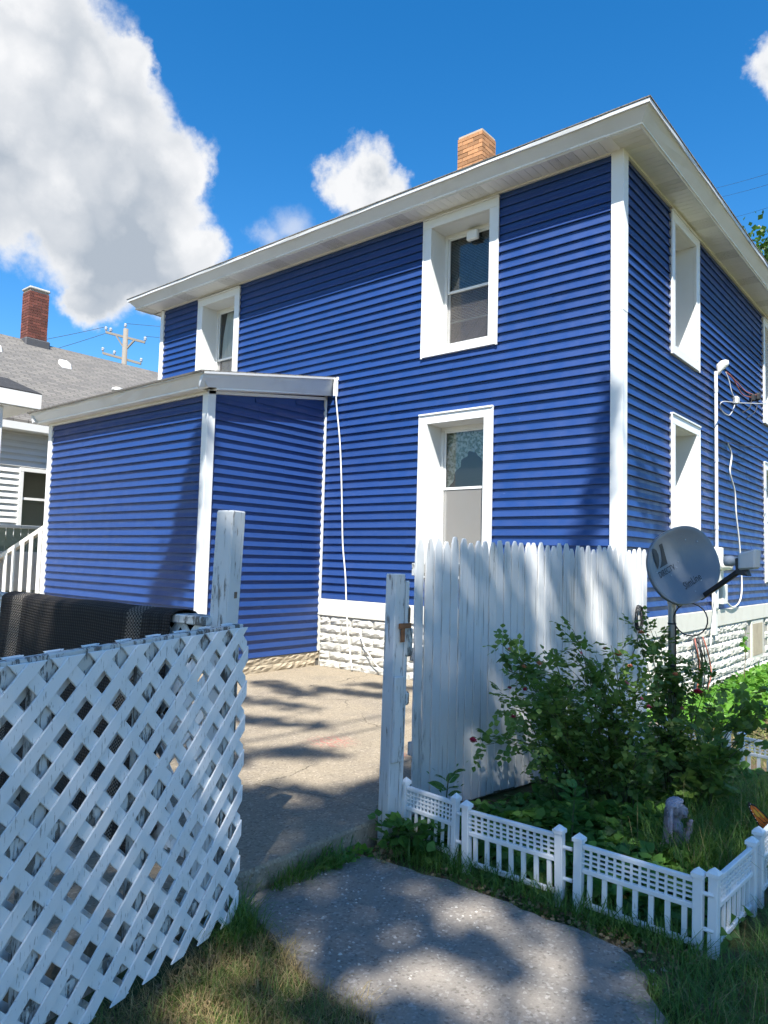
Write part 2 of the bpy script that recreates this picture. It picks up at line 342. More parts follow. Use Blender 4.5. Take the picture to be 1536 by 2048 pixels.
def glass_mat():
    m, t, p, out = newmat('glass')
    g = t.new('ShaderNodeBsdfGlossy'); g.inputs['Roughness'].default_value = 0.02; g.inputs['Color'].default_value = (0.9, 0.93, 0.95, 1)
    tr = t.new('ShaderNodeBsdfTransparent'); tr.inputs['Color'].default_value = (0.80, 0.86, 0.84, 1)
    fr = t.new('ShaderNodeFresnel'); fr.inputs[0].default_value = 1.6
    v = t.new('ShaderNodeTexCoord').outputs['Object']
    t.set(g, 'Normal', t.bump(t.noise(v, 1.3, 2), 0.06, 0.05))
    mx = t.new('ShaderNodeMixShader'); t.set(mx, 0, t.math('ADD', t.math('MULTIPLY', fr.outputs[0], 0.9), 0.03))
    t.l.new(tr.outputs[0], mx.inputs[1]); t.l.new(g.outputs[0], mx.inputs[2])
    df = t.new('ShaderNodeBsdfDiffuse'); df.inputs['Color'].default_value = (0.5, 0.5, 0.48, 1)
    m2 = t.new('ShaderNodeMixShader'); t.set(m2, 0, t.math('ADD', 0.015, t.sstep(t.noise(v, 22, 6, 0.75), 0.66, 0.80, 0, 0.25)))
    t.l.new(mx.outputs[0], m2.inputs[1]); t.l.new(df.outputs[0], m2.inputs[2]); t.l.new(m2.outputs[0], out.inputs[0])
    m, t, p, out = newmat('insect_screen'); v = t.new('ShaderNodeTexCoord').outputs['Object']
    tr = t.new('ShaderNodeBsdfTransparent'); p.inputs['Base Color'].default_value = (0.27, 0.265, 0.255, 1); p.inputs['Roughness'].default_value = 0.7
    mx = t.new('ShaderNodeMixShader'); mx.inputs[0].default_value = 0.62
    t.l.new(tr.outputs[0], mx.inputs[1]); t.l.new(p.outputs[0], mx.inputs[2]); t.l.new(mx.outputs[0], out.inputs[0])
    m, t, p, out = newmat('dark_screen')
    tr = t.new('ShaderNodeBsdfTransparent'); p.inputs['Base Color'].default_value = (0.12, 0.11, 0.11, 1); p.inputs['Roughness'].default_value = 0.7
    mx = t.new('ShaderNodeMixShader'); mx.inputs[0].default_value = 0.34
    t.l.new(tr.outputs[0], mx.inputs[1]); t.l.new(p.outputs[0], mx.inputs[2]); t.l.new(mx.outputs[0], out.inputs[0])
    m, t, p, out = newmat('lace'); v = t.new('ShaderNodeTexCoord').outputs['Object']
    n = t.sstep(t.noise(t.mapping(v, scale=(1, 1, 1)), 26, 4, 0.6), 0.45, 0.55)
    t.set(p, 'Base Color', t.mix(n, (0.80, 0.80, 0.74), (0.30, 0.36, 0.26))); p.inputs['Roughness'].default_value = 0.9
    m, t, p, out = newmat('sheer'); p.inputs['Base Color'].default_value = (0.86, 0.86, 0.88, 1); p.inputs['Roughness'].default_value = 0.9
glass_mat()

def rug_mat():
    m, t, p, out = newmat('woven_rug'); v = t.new('ShaderNodeTexCoord').outputs['UV']
    sx = t.new('ShaderNodeSeparateXYZ', i_0=v)
    U, V = sx.outputs[0], sx.outputs[1]
    ch = t.new('ShaderNodeTexChecker', i_Vector=t.new('ShaderNodeCombineXYZ', i_0=t.math('MULTIPLY', U, 72.0), i_1=t.math('MULTIPLY', V, 105.0)).outputs[0]); ch.inputs['Scale'].default_value = 1.0
    weave = t.math('ABSOLUTE', t.math('SINE', t.math('MULTIPLY', V, 200.0)))
    wv2 = t.math('ABSOLUTE', t.math('SINE', t.math('MULTIPLY', U, 150.0)))
    fine = t.math('MULTIPLY', weave, wv2)
    # bands near the ends of the rug (u in metres along the rail)
    def band(a, b): return t.math('MULTIPLY', t.math('GREATER_THAN', U, a), t.math('LESS_THAN', U, b))
    bands = t.math('ADD', band(0.16, 0.30), band(1.50, 1.64))
    stripe = t.math('ADD', t.math('ADD', band(0.02, 0.05), band(0.10, 0.13)), t.math('ADD', band(0.35, 0.38), t.math('ADD', band(1.44, 1.46), t.math('ADD', band(1.70, 1.73), band(1.78, 1.82)))))
    nz = t.noise(t.new('ShaderNodeTexCoord').outputs['Object'], 30, 4)
    c = t.mix(fine, (0.008, 0.008, 0.008), (0.045, 0.040, 0.036))
    c = t.mix(bands, c, t.mix(ch.outputs[1], (0.012, 0.011, 0.011), (0.15, 0.135, 0.115)))
    c = t.mix(t.math('MULTIPLY', stripe, 0.8), c, (0.012, 0.011, 0.011))
    c = t.mix(t.math('MULTIPLY', nz, 0.2), c, (0.05, 0.04, 0.036)); p.inputs['Specular IOR Level'].default_value = 0.15
    t.set(p, 'Base Color', c); p.inputs['Roughness'].default_value = 0.75
    t.set(p, 'Normal', t.bump(t.math('ADD', fine, t.math('MULTIPLY', bands, ch.outputs[1])), 0.8, 0.006))
rug_mat()
def soffit_vent():
    m, t, p, out = newmat('soffit_vent'); v = t.new('ShaderNodeTexCoord').outputs['Object']
    d = t.voronoi(v, 110, 'F1', 0, 0.0)
    t.set(p, 'Base Color', t.mix(t.sstep(d, 0.42, 0.30), (0.78, 0.78, 0.74), (0.50, 0.50, 0.47))); p.inputs['Roughness'].default_value = 0.55
soffit_vent()

# ------------------------------------------------------------------ object helpers
def link(o): COL.objects.link(o); return o
def thing(name, label, cat, loc=(0, 0, 0), group=None, rotz=0):
    o = bpy.data.objects.new(name, None); link(o); o.location = loc; o.rotation_euler = (0, 0, rotz); o.empty_display_size = 0.1
    o['label'] = label; o['category'] = cat
    if group: o['group'] = group
    return o
def tag(o, label, cat, group=None):
    o['label'] = label; o['category'] = cat
    if group: o['group'] = group
    return o
def put(o, parent, keep=True):
    if parent is not None:
        o.parent = parent
        if keep and parent.type == 'EMPTY':
            o.matrix_parent_inverse = (Matrix.Translation(parent.location) @ parent.rotation_euler.to_matrix().to_4x4()).inverted()
    return o
class MB:
    def __init__(s): s.v = []; s.f = []; s.uv = None
    def add(s, vs, fs):
        b = len(s.v); s.v += [tuple(x) for x in vs]; s.f += [tuple(i+b for i in f) for f in fs]; return s
    def hexa(s, p):           # 8 corners: bottom 4 then top 4
        return s.add(p, [(0, 3, 2, 1), (4, 5, 6, 7), (0, 1, 5, 4), (1, 2, 6, 5), (2, 3, 7, 6), (3, 0, 4, 7)])
    def box(s, a, b, fn=None):
        x0, y0, z0 = a; x1, y1, z1 = b
        p = [(x0, y0, z0), (x1, y0, z0), (x1, y1, z0), (x0, y1, z0), (x0, y0, z1), (x1, y0, z1), (x1, y1, z1), (x0, y1, z1)]
        if fn: p = [fn(*q) for q in p]
        return s.hexa(p)
    def tube(s, pts, rad, n=8, cap=True):
        pts = [Vector(p) for p in pts]; rad = rad if isinstance(rad, (list, tuple)) else [rad]*len(pts)
        b = len(s.v); prev = None
        for i, p in enumerate(pts):
            d = (pts[min(i+1, len(pts)-1)] - pts[max(i-1, 0)])
            d = d.normalized() if d.length > 1e-9 else Vector((0, 0, 1))
            if prev is None: a = d.orthogonal().normalized()
            else:
                a = prev - d*prev.dot(d); a = a.normalized() if a.length > 1e-6 else d.orthogonal().normalized()
            prev = a; c = d.cross(a)
            for k in range(n):
                t = 2*math.pi*k/n; s.v.append(tuple(p + (a*math.cos(t) + c*math.sin(t))*rad[i]))
        for i in range(len(pts)-1):
            for k in range(n):
                s.f.append((b+i*n+k, b+i*n+(k+1) % n, b+(i+1)*n+(k+1) % n, b+(i+1)*n+k))
        if cap:
            s.f.append(tuple(b+k for k in range(n))[::-1]); s.f.append(tuple(b+(len(pts)-1)*n+k for k in range(n)))
        return s
    def extrude(s, poly, vec):           # polygon (3D points) extruded along vec
        n = len(poly); v = Vector(vec); b = [tuple(p) for p in poly] + [tuple(Vector(p)+v) for p in poly]
        return s.add(b, [tuple(range(n))[::-1], tuple(range(n, 2*n))] + [(i, (i+1) % n, n+(i+1) % n, n+i) for i in range(n)])
    def lathe(s, prof, c, n=16, axis='z', fn=None):
        b = len(s.v)
        for (r, h) in prof:
            for k in range(n):
                t = 2*math.pi*k/n
                if axis == 'z': q = (c[0]+r*math.cos(t), c[1]+r*math.sin(t), c[2]+h)
                elif axis == 'x': q = (c[0]+h, c[1]+r*math.cos(t), c[2]+r*math.sin(t))
                else: q = (c[0]+r*math.cos(t), c[1]+h, c[2]+r*math.sin(t))
                s.v.append(q)
        for i in range(len(prof)-1):
            for k in range(n):
                s.f.append((b+i*n+k, b+i*n+(k+1) % n, b+(i+1)*n+(k+1) % n, b+(i+1)*n+k))
        s.f.append(tuple(b+k for k in range(n))[::-1]); s.f.append(tuple(b+(len(prof)-1)*n+k for k in range(n)))
        return s
    def mesh(s, name, mat, smooth=False):
        me = bpy.data.meshes.new(name); me.from_pydata(s.v, [], s.f); me.update()
        if mat: me.materials.append(M[mat])
        if smooth: me.polygons.foreach_set('use_smooth', [True]*len(me.polygons))
        return me
    def build(s, name, mat, parent=None, smooth=False, bevel=0):
        me = s.mesh(name, mat, smooth)
        if bevel:
            bm = bmesh.new(); bm.from_mesh(me)
            bmesh.ops.remove_doubles(bm, verts=bm.verts, dist=1e-5)
            bmesh.ops.recalc_face_normals(bm, faces=bm.faces)
            es = [e for e in bm.edges if len(e.link_faces) == 2 and e.calc_face_angle(0) > 0.5]
            bmesh.ops.bevel(bm, geom=es, offset=bevel, segments=1, affect='EDGES', clamp_overlap=True); bm.to_mesh(me); bm.free()
        o = bpy.data.objects.new(name, me); link(o); put(o, parent); return o
def inst(name, me, parent, loc=(0, 0, 0), rot=(0, 0, 0), scale=(1, 1, 1), mat=None):
    o = bpy.data.objects.new(name, me); link(o); o.location = loc; o.rotation_euler = rot; o.scale = scale
    put(o, parent); return o
def struct(o): o['kind'] = 'structure'; return o
def stuff(o): o['kind'] = 'stuff'; return o

# numpy foliage -------------------------------------------------------------
LEAF = np.array([(0, 0, 0), (-.34, .30, .06), (-.40, .55, .07), (0, 1, -.06), (.40, .55, .07), (.34, .30, .06), (0, .32, 0), (0, .62, -.01)])
LEAF_F = [(0, 6, 1), (1, 6, 7, 2), (2, 7, 3), (0, 5, 6), (5, 4, 7, 6), (4, 3, 7)]
LEAF4 = np.array([(0, 0, 0), (-.36, .5, .05), (0, 1, 0), (.36, .5, .05)]); LEAF4_F = [(0, 3, 2, 1)]
def norm(a): return a/np.maximum(np.linalg.norm(a, axis=1, keepdims=True), 1e-9)
def leaves_mesh(name, P, D, N, S, mat, wid=1.0, simple=False, col=None):
    L, F = (LEAF4, LEAF4_F) if simple else (LEAF, LEAF_F)
    D = norm(D); X = norm(np.cross(D, N)); Z = np.cross(X, D)
    S = S.reshape(-1, 1, 1)
    V = P[:, None, :] + S*(L[None, :, 0:1]*wid*X[:, None, :] + L[None, :, 1:2]*D[:, None, :] + L[None, :, 2:3]*Z[:, None, :])
    n, k = V.shape[:2]; verts = V.reshape(-1, 3)
    lt = []; ls = []; off = 0
    base = np.arange(n)*k
    loops = np.concatenate([np.concatenate([np.array(f)[None, :]+base[:, None]], axis=1) for f in F], axis=1)   # n x total
    sizes = np.tile(np.array([len(f) for f in F]), n)
    me = bpy.data.meshes.new(name)
    me.vertices.add(len(verts)); me.vertices.foreach_set('co', verts.astype(np.float32).ravel())
    me.loops.add(loops.size); me.loops.foreach_set('vertex_index', loops.astype(np.int32).ravel())
    me.polygons.add(len(sizes)); starts = np.concatenate([[0], np.cumsum(sizes)[:-1]])
    me.polygons.foreach_set('loop_start', starts.astype(np.int32)); me.polygons.foreach_set('loop_total', sizes.astype(np.int32))
    me.update(calc_edges=True); me.validate()
    if col is None: col = rng.random(n)
    ca = me.color_attributes.new('Col', 'FLOAT_COLOR', 'POINT')
    cc = np.repeat(col, k); ca.data.foreach_set('color', np.stack([cc, cc, cc, np.ones_like(cc)], 1).astype(np.float32).ravel())
    me.materials.append(M[mat]); return me
def blades_mesh(name, P, H, W, bend, mat, col=None, lean=None):
    n = len(P); a = rng.random(n)*2*np.pi; d = np.stack([np.cos(a), np.sin(a), np.zeros(n)], 1); s = np.stack([-np.sin(a), np.cos(a), np.zeros(n)], 1)
    if lean is not None: d = norm(d + lean)
    H = H.reshape(-1, 1); W = W.reshape(-1, 1); B = (bend.reshape(-1, 1))*H
    up = np.array([[0, 0, 1.0]])
    v = np.stack([P - s*W/2, P + s*W/2, P + up*H*.5 + d*B*.28 + s*W*.42, P + up*H*.5 + d*B*.28 - s*W*.42, P + up*H*.82 + d*B*.72 - s*W*.2, P+up*H*.82+d*B*.72+s*W*.2, P + up*H*(1-.25*np.abs(bend.reshape(-1,1))) + d*B*1.15], 1)
    k = 7; verts = v.reshape(-1, 3); base = (np.arange(n)*k)[:, None]
    F = [(0, 1, 2, 3), (3, 2, 5, 4), (4, 5, 6)]
    loops = np.concatenate([np.array(f)[None, :]+base for f in F], axis=1); sizes = np.tile([4, 4, 3], n)
    me = bpy.data.meshes.new(name)
    me.vertices.add(len(verts)); me.vertices.foreach_set('co', verts.astype(np.float32).ravel())
    me.loops.add(loops.size); me.loops.foreach_set('vertex_index', loops.astype(np.int32).ravel())
    me.polygons.add(len(sizes)); me.polygons.foreach_set('loop_start', np.concatenate([[0], np.cumsum(sizes)[:-1]]).astype(np.int32)); me.polygons.foreach_set('loop_total', sizes.astype(np.int32))
    me.update(calc_edges=True); me.validate()
    if col is None: col = rng.random(n)
    ca = me.color_attributes.new('Col', 'FLOAT_COLOR', 'POINT'); cc = np.repeat(col, k)
    ca.data.foreach_set('color', np.stack([cc, cc, cc, np.ones_like(cc)], 1).astype(np.float32).ravel())
    me.materials.append(M[mat]); return me
def rand_dirs(n, up=0.0):
    d = rng.normal(size=(n, 3)); d[:, 2] += up; return norm(d)
def mobj(name, me, parent=None):
    o = bpy.data.objects.new(name, me); link(o); put(o, parent); return o
def in_poly(P, poly):
    x, y = P[:, 0], P[:, 1]; ins = np.zeros(len(P), bool); j = len(poly)-1
    for i in range(len(poly)):
        xi, yi = poly[i]; xj, yj = poly[j]
        c = ((yi > y) != (yj > y)) & (x < (xj-xi)*(y-yi)/(yj-yi+1e-12)+xi); ins ^= c; j = i
    return ins

# ------------------------------------------------------------------ ground
GZ = -0.14
def lawn_mesh():
    xs = np.unique(np.concatenate([np.linspace(-150, 150, 31), np.linspace(-3, 5, 41)])); ys = np.unique(np.concatenate([np.linspace(-60, 300, 31), np.linspace(-9, 3, 61)]))
    v = []; f = []
    for j, y in enumerate(ys):
        for i, x in enumerate(xs):
            z = GZ
            if -0.5 < x < 4 and -8 < y < 2: z += 0.016*noise.noise(Vector((x*2.1, y*2.1, 0))) - 0.012
            v.append((x, y, z))
    n = len(xs)
    for j in range(len(ys)-1):
        for i in range(n-1): f.append((j*n+i, j*n+i+1, (j+1)*n+i+1, (j+1)*n+i))
    mb = MB(); mb.add(v, f); return mb
struct(lawn_mesh().build('lawn', 'lawn_soil', smooth=True))
# patio slab with a worn edge
def slab(name, outline, ztop, zbot, mat, jit, seed, inner=None):
    pts = []
    for i, p in enumerate(outline):
        q = outline[(i+1) % len(outline)]; d = math.dist(p, q); n = max(1, int(d/0.07)) if d < 12 else 1
        for k in range(n): pts.append((p[0]+(q[0]-p[0])*k/n, p[1]+(q[1]-p[1])*k/n))
    rr = random.Random(seed); top = []; ch = []; bot = []
    cx = sum(p[0] for p in pts)/len(pts); cy = sum(p[1] for p in pts)/len(pts)
    for x, y in pts:
        a = noise.noise(Vector((x*4, y*4, seed)))*jit + noise.noise(Vector((x*15, y*15, seed)))*jit*0.5
        d = Vector((x-cx, y-cy)).normalized()
        top.append((x+d.x*(a-0.012), y+d.y*(a-0.012), ztop)); ch.append((x+d.x*a, y+d.y*a, ztop-0.018+rr.uniform(-.006, .004))); bot.append((x+d.x*(a*1.6+0.006), y+d.y*(a*1.6+0.006), zbot))
    n = len(pts); mb = MB()
    mb.add(top+ch+bot, [tuple(range(n))] + [(i, (i+1) % n, n+(i+1) % n, n+i) for i in range(n)] + [(n+i, n+(i+1) % n, 2*n+(i+1) % n, 2*n+i) for i in range(n)])
    return struct(mb.build(name, mat))
slab('patio', [(0.19, -6.6), (0.19, -5.0), (0.185, -4.4), (0.18, -4.02), (0.04, -3.95), (0.045, -3.62), (0.52, -0.84), (0.5, -0.2), (-0.02, 0.0), (-12, 0.0), (-12, -6.6)], 0.0, GZ-0.03, 'patio_concrete', 0.012, 3)
slab('garden_path', [(0.20, -4.36), (0.35, -4.32), (0.8, -4.26), (1.1, -4.27), (1.45, -4.25), (1.72, -4.30), (1.90, -4.42), (2.03, -4.66), (2.12, -5.0), (2.10, -5.4), (1.95, -5.75), (1.6, -5.8), (1.35, -5.55), (1.25, -5.36), (0.92, -5.36), (0.62, -5.26), (0.34, -5.19), (0.20, -5.16)], -0.115, GZ-0.04, 'path_concrete', 0.045, 9)

# ------------------------------------------------------------------ blue house
L_, WB, H_ = 8.73, 9.02, 6.07
house = thing('blue_house', 'blue vinyl sided two storey house with white trim and low side addition', 'house', (-4.36, 4.5, 0))
mapA = lambda s, n, z: (s, -n, z)
mapB = lambda s, n, z: (n, s, z)
AX0, AX1, AY = -8.50, -4.40, -2.07
mapF = lambda s, n, z: (s, AY-n, z)
mapR = lambda s, n, z: (AX1+n, s, z)
CO = 0.1115
def cells(s0, s1, z0, z1, ops):
    S = sorted({s0, s1, *[min(max(v, s0), s1) for o in ops for v in o[:2]]}); Z = sorted({z0, z1, *[min(max(v, z0), z1) for o in ops for v in o[2:]]})
    for a, b in zip(S, S[1:]):
        for c, d in zip(Z, Z[1:]):
            if b-a < 1e-6 or d-c < 1e-6: continue
            m, q = (a+b)/2, (c+d)/2
            if not any(o[0] < m < o[1] and o[2] < q < o[3] for o in ops): yield a, b, c, d
def wall(mp, s0, s1, z0, z1, ops, thick=0.10, mat='inner_wall', parent=house, name='wall'):
    mb = MB()
    for a, b, c, d in cells(s0, s1, z0, z1, ops): mb.box((a, -thick, c), (b, -0.003, d), mp)
    return mb.build(name, mat, parent)
def board(mp, segs, zb, zt, mat, parent, rr, name='siding_board', proud=0.0255, wav=0.0018):
    mb = MB()
    for (a, b, ex) in segs:
        n = max(1, int((b-a)/0.7)); rows = []
        for i in range(n+1):
            s = a+(b-a)*i/n; w = rr.uniform(-wav, wav) + ex; dz = rr.uniform(-.0010, .0010)
            prof = [(0.001, zt), (0.006+w*.5, zt-(zt-zb)*0.45), (proud+w, zb+0.006+dz), (proud-0.001+w, zb+dz), (proud-0.004+w, zb-0.001+dz), (0.004, zb+0.003)]
            rows.append([mp(s, pn, pz) for pn, pz in prof])
        k = 6; vs = [p for r in rows for p in r]; fs = []
        for i in range(n):
            for j in range(k-1): fs.append((i*k+j, (i+1)*k+j, (i+1)*k+j+1, i*k+j+1))
        fs += [tuple(range(k)), tuple(range(n*k, n*k+k))[::-1]]
        mb.add(vs, fs)
    return mb.build(name, mat, parent)
def side_wall(mp, s0, s1, z0, ncourse, ops, parent, mat='siding_blue', clip=None, seed=1, lap=3.66, co=CO):
    rr = random.Random(seed)
    for k in range(ncourse):
        zb = z0+k*co; zt = zb+co+0.004; zm = zb+co/2
        if k % 2 == 0: cut = s0 + rr.uniform(0.5, 3.6)
        ivs = [(s0, s1)]
        if clip:
            c = clip(zm)
            if c is None: continue
            ivs = [c]
        for o in ops:
            if o[2] < zm < o[3]:
                nv = []
                for a, b in ivs:
                    if o[0] > a: nv.append((a, min(b, o[0])))
                    if o[1] < b: nv.append((max(a, o[1]), b))
                ivs = [(a, b) for a, b in nv if b-a > 0.01]
        for a, b in ivs:
            segs = []
            cs = [cut+lap*i for i in range(-1, 5) if a+0.05 < cut+lap*i < b-0.05]
            e = [a]+cs+[b]
            for i in range(len(e)-1):
                last = i == len(e)-2
                segs.append((e[i], e[i+1]+(0 if last else 0.02), 0.0032 if i % 2 else 0.0))
            board(mp, segs, zb, zt, mat, parent, rr)
WA = [(-2.646, -1.53, 4.166, 6.0), (-2.647, -1.565, 1.31, 3.397), (-7.593, -6.482, 4.16, 5.99)]
WBs = [(1.55, 2.65, 4.18, 6.0), (1.55, 2.65, 1.31, 3.41), (6.37, 7.47, 4.10, 5.96), (6.37, 7.47, 1.31, 3.39)]
def inner(o, w=0.115): return (o[0]+w, o[1]-w, o[2]+w, o[3]-w)
def grow(o, w=0.02): return (o[0]+w, o[1]-w, o[2]+w, o[3]-w)
wallA = wall(mapA, -L_, 0, 0.0, 6.10, [inner(o, 0.10) for o in WA])
wallB = wall(mapB, 0.10, WB, -0.2, 6.10, [inner(o, 0.10) for o in WBs])
mb = MB(); mb.box((-L_, 0.10, -0.2), (-L_+0.1, WB-0.1, 6.10)); mb.box((-L_, WB-0.1, -0.2), (-0.1, WB, 6.10)); mb.box((-L_+.1, 0.1, 3.75), (-0.1, WB-.1, 3.9)); mb.build('wall', 'inner_wall', house)
Z0 = 0.950
side_wall(mapA, -L_+0.06, -0.095, Z0, 46, [grow(o) for o in WA], wallA, clip=lambda z: (AX1+0.01, -0.095) if z < 3.95 else (-L_+0.06, -0.095), seed=5)
side_wall(mapB, 0.095, WB-0.06, Z0, 46, [grow(o) for o in WBs], wallB, seed=6)
# corner posts
def post_L(x, y, sx, sy, z0, z1, w, t, parent, name='corner_post', mat='vinyl_white', ex=0.0):
    p = [(-w, 0), (-w, -t-ex), (t+ex, -t-ex), (t+ex, w), (0.0, w), (0, 0)]
    q = [(x+sx*a, y+sy*b, z0) for a, b in p]
    return MB().extrude(q, (0, 0, z1-z0)).build(name, mat, parent, bevel=0.003)
post_L(0, 0, 1, 1, 0.93, 4.28, 0.095, 0.042, house); post_L(0, 0, 1, 1, 4.265, 6.065, 0.095, 0.042, house, ex=0.003)
post_L(-L_, 0, -1, 1, 3.6, 6.065, 0.06, 0.04, house)
# trim board and foundation
mb = MB(); mb.box((AX1+0.03, 0.0, 0.715), (0.045, 0.045, 0.948), mapA); mb.build('trim_board', 'trim_paint', house, bevel=0.006)
mb = MB(); mb.box((-0.0, 0.0, 0.712), (WB, 0.044, 0.947), mapB); mb.build('trim_board', 'trim_paint', house, bevel=0.006)
def rock_mesh(name, w, h, d, mat, seed, nx=7, ny=4):
    rr = random.Random(seed); vs = []; fs = []
    for j in range(ny+1):
        for i in range(nx+1):
            a, b = i/nx, j/ny
            edge = (i in (0, nx)) or (j in (0, ny))
            bulge = d*(0.35+0.65*math.sin(math.pi*min(1, max(0, b)))**0.6) if not edge else 0.004
            n = bulge + (0 if edge else rr.uniform(-.011, .013))
            vs.append((a*w + (0 if edge else rr.uniform(-.015, .015)), -n, b*h + (0 if edge else rr.uniform(-.007, .007))))
    for j in range(ny):
        for i in range(nx): fs.append((j*(nx+1)+i, j*(nx+1)+i+1, (j+1)*(nx+1)+i+1, (j+1)*(nx+1)+i))
    mb = MB(); mb.add(vs, fs)
    n0 = len(mb.v); mb.box((0.0005, -0.0035, 0.0005), (w-0.0005, 0.02, h-0.0005))
    return mb.mesh(name, mat)
BW, BH = 0.396, 0.1185
rocks = [rock_mesh('stone_block', BW, BH, 0.030, 'stone_white', i) for i in range(7)]
halfs = [rock_mesh('stone_block', BW/2-0.002, BH, 0.030, 'stone_white', i+20, 4, 4) for i in range(3)]
def foundation(mp_is_A, s0, s1, z0, rows, parent, skip=None):
    for r in range(rows):
        off = 0 if r % 2 == 0 else BW/2+0.002; s = s0
        if off:
            place_block(mp_is_A, random.choice(halfs), s, z0+r*0.1225, parent); s += off
        while s+BW <= s1+0.01:
            if not (skip and skip(s, s+BW, z0+r*0.1225)):
                place_block(mp_is_A, random.choice(rocks), s, z0+r*0.1225, parent)
            s += BW+0.004
        if s1-s > BW/2: place_block(mp_is_A, random.choice(halfs), s, z0+r*0.1225, parent)
def place_block(isA, me, s, z, parent):
    if isA: inst('stone_block', me, parent, (s, -0.004, z))
    else: inst('stone_block', me, parent, (0.004, s, z), (0, 0, math.pi/2))
mb = MB(); mb.box((AX1, -0.02, -0.05), (0.001, 0.004, 0.713), mapA); fA = mb.build('foundation', 'mortar', house)
mb = MB(); mb.box((0.0, -0.02, -0.2), (WB, 0.004, 0.711), mapB); fB = mb.build('foundation', 'mortar', house)
foundation(True, AX1+0.02, -0.01, -0.022, 6, fA)
foundation(False, 0.01, 7.6, -0.145, 7, fB, skip=lambda a, b, z: b > 5.40 and a < 6.25 and z > 0.0)
mb = MB(); mb.box((5.42, 0.004, 0.05), (6.22, 0.03, 0.70), mapB); bw = mb.build('basement_window', 'trim_paint', house, bevel=0.005)
mb = MB(); mb.box((5.50, 0.03, 0.12), (6.14, 0.034, 0.64), mapB); mb.build('panel', 'stone_tan', bw)

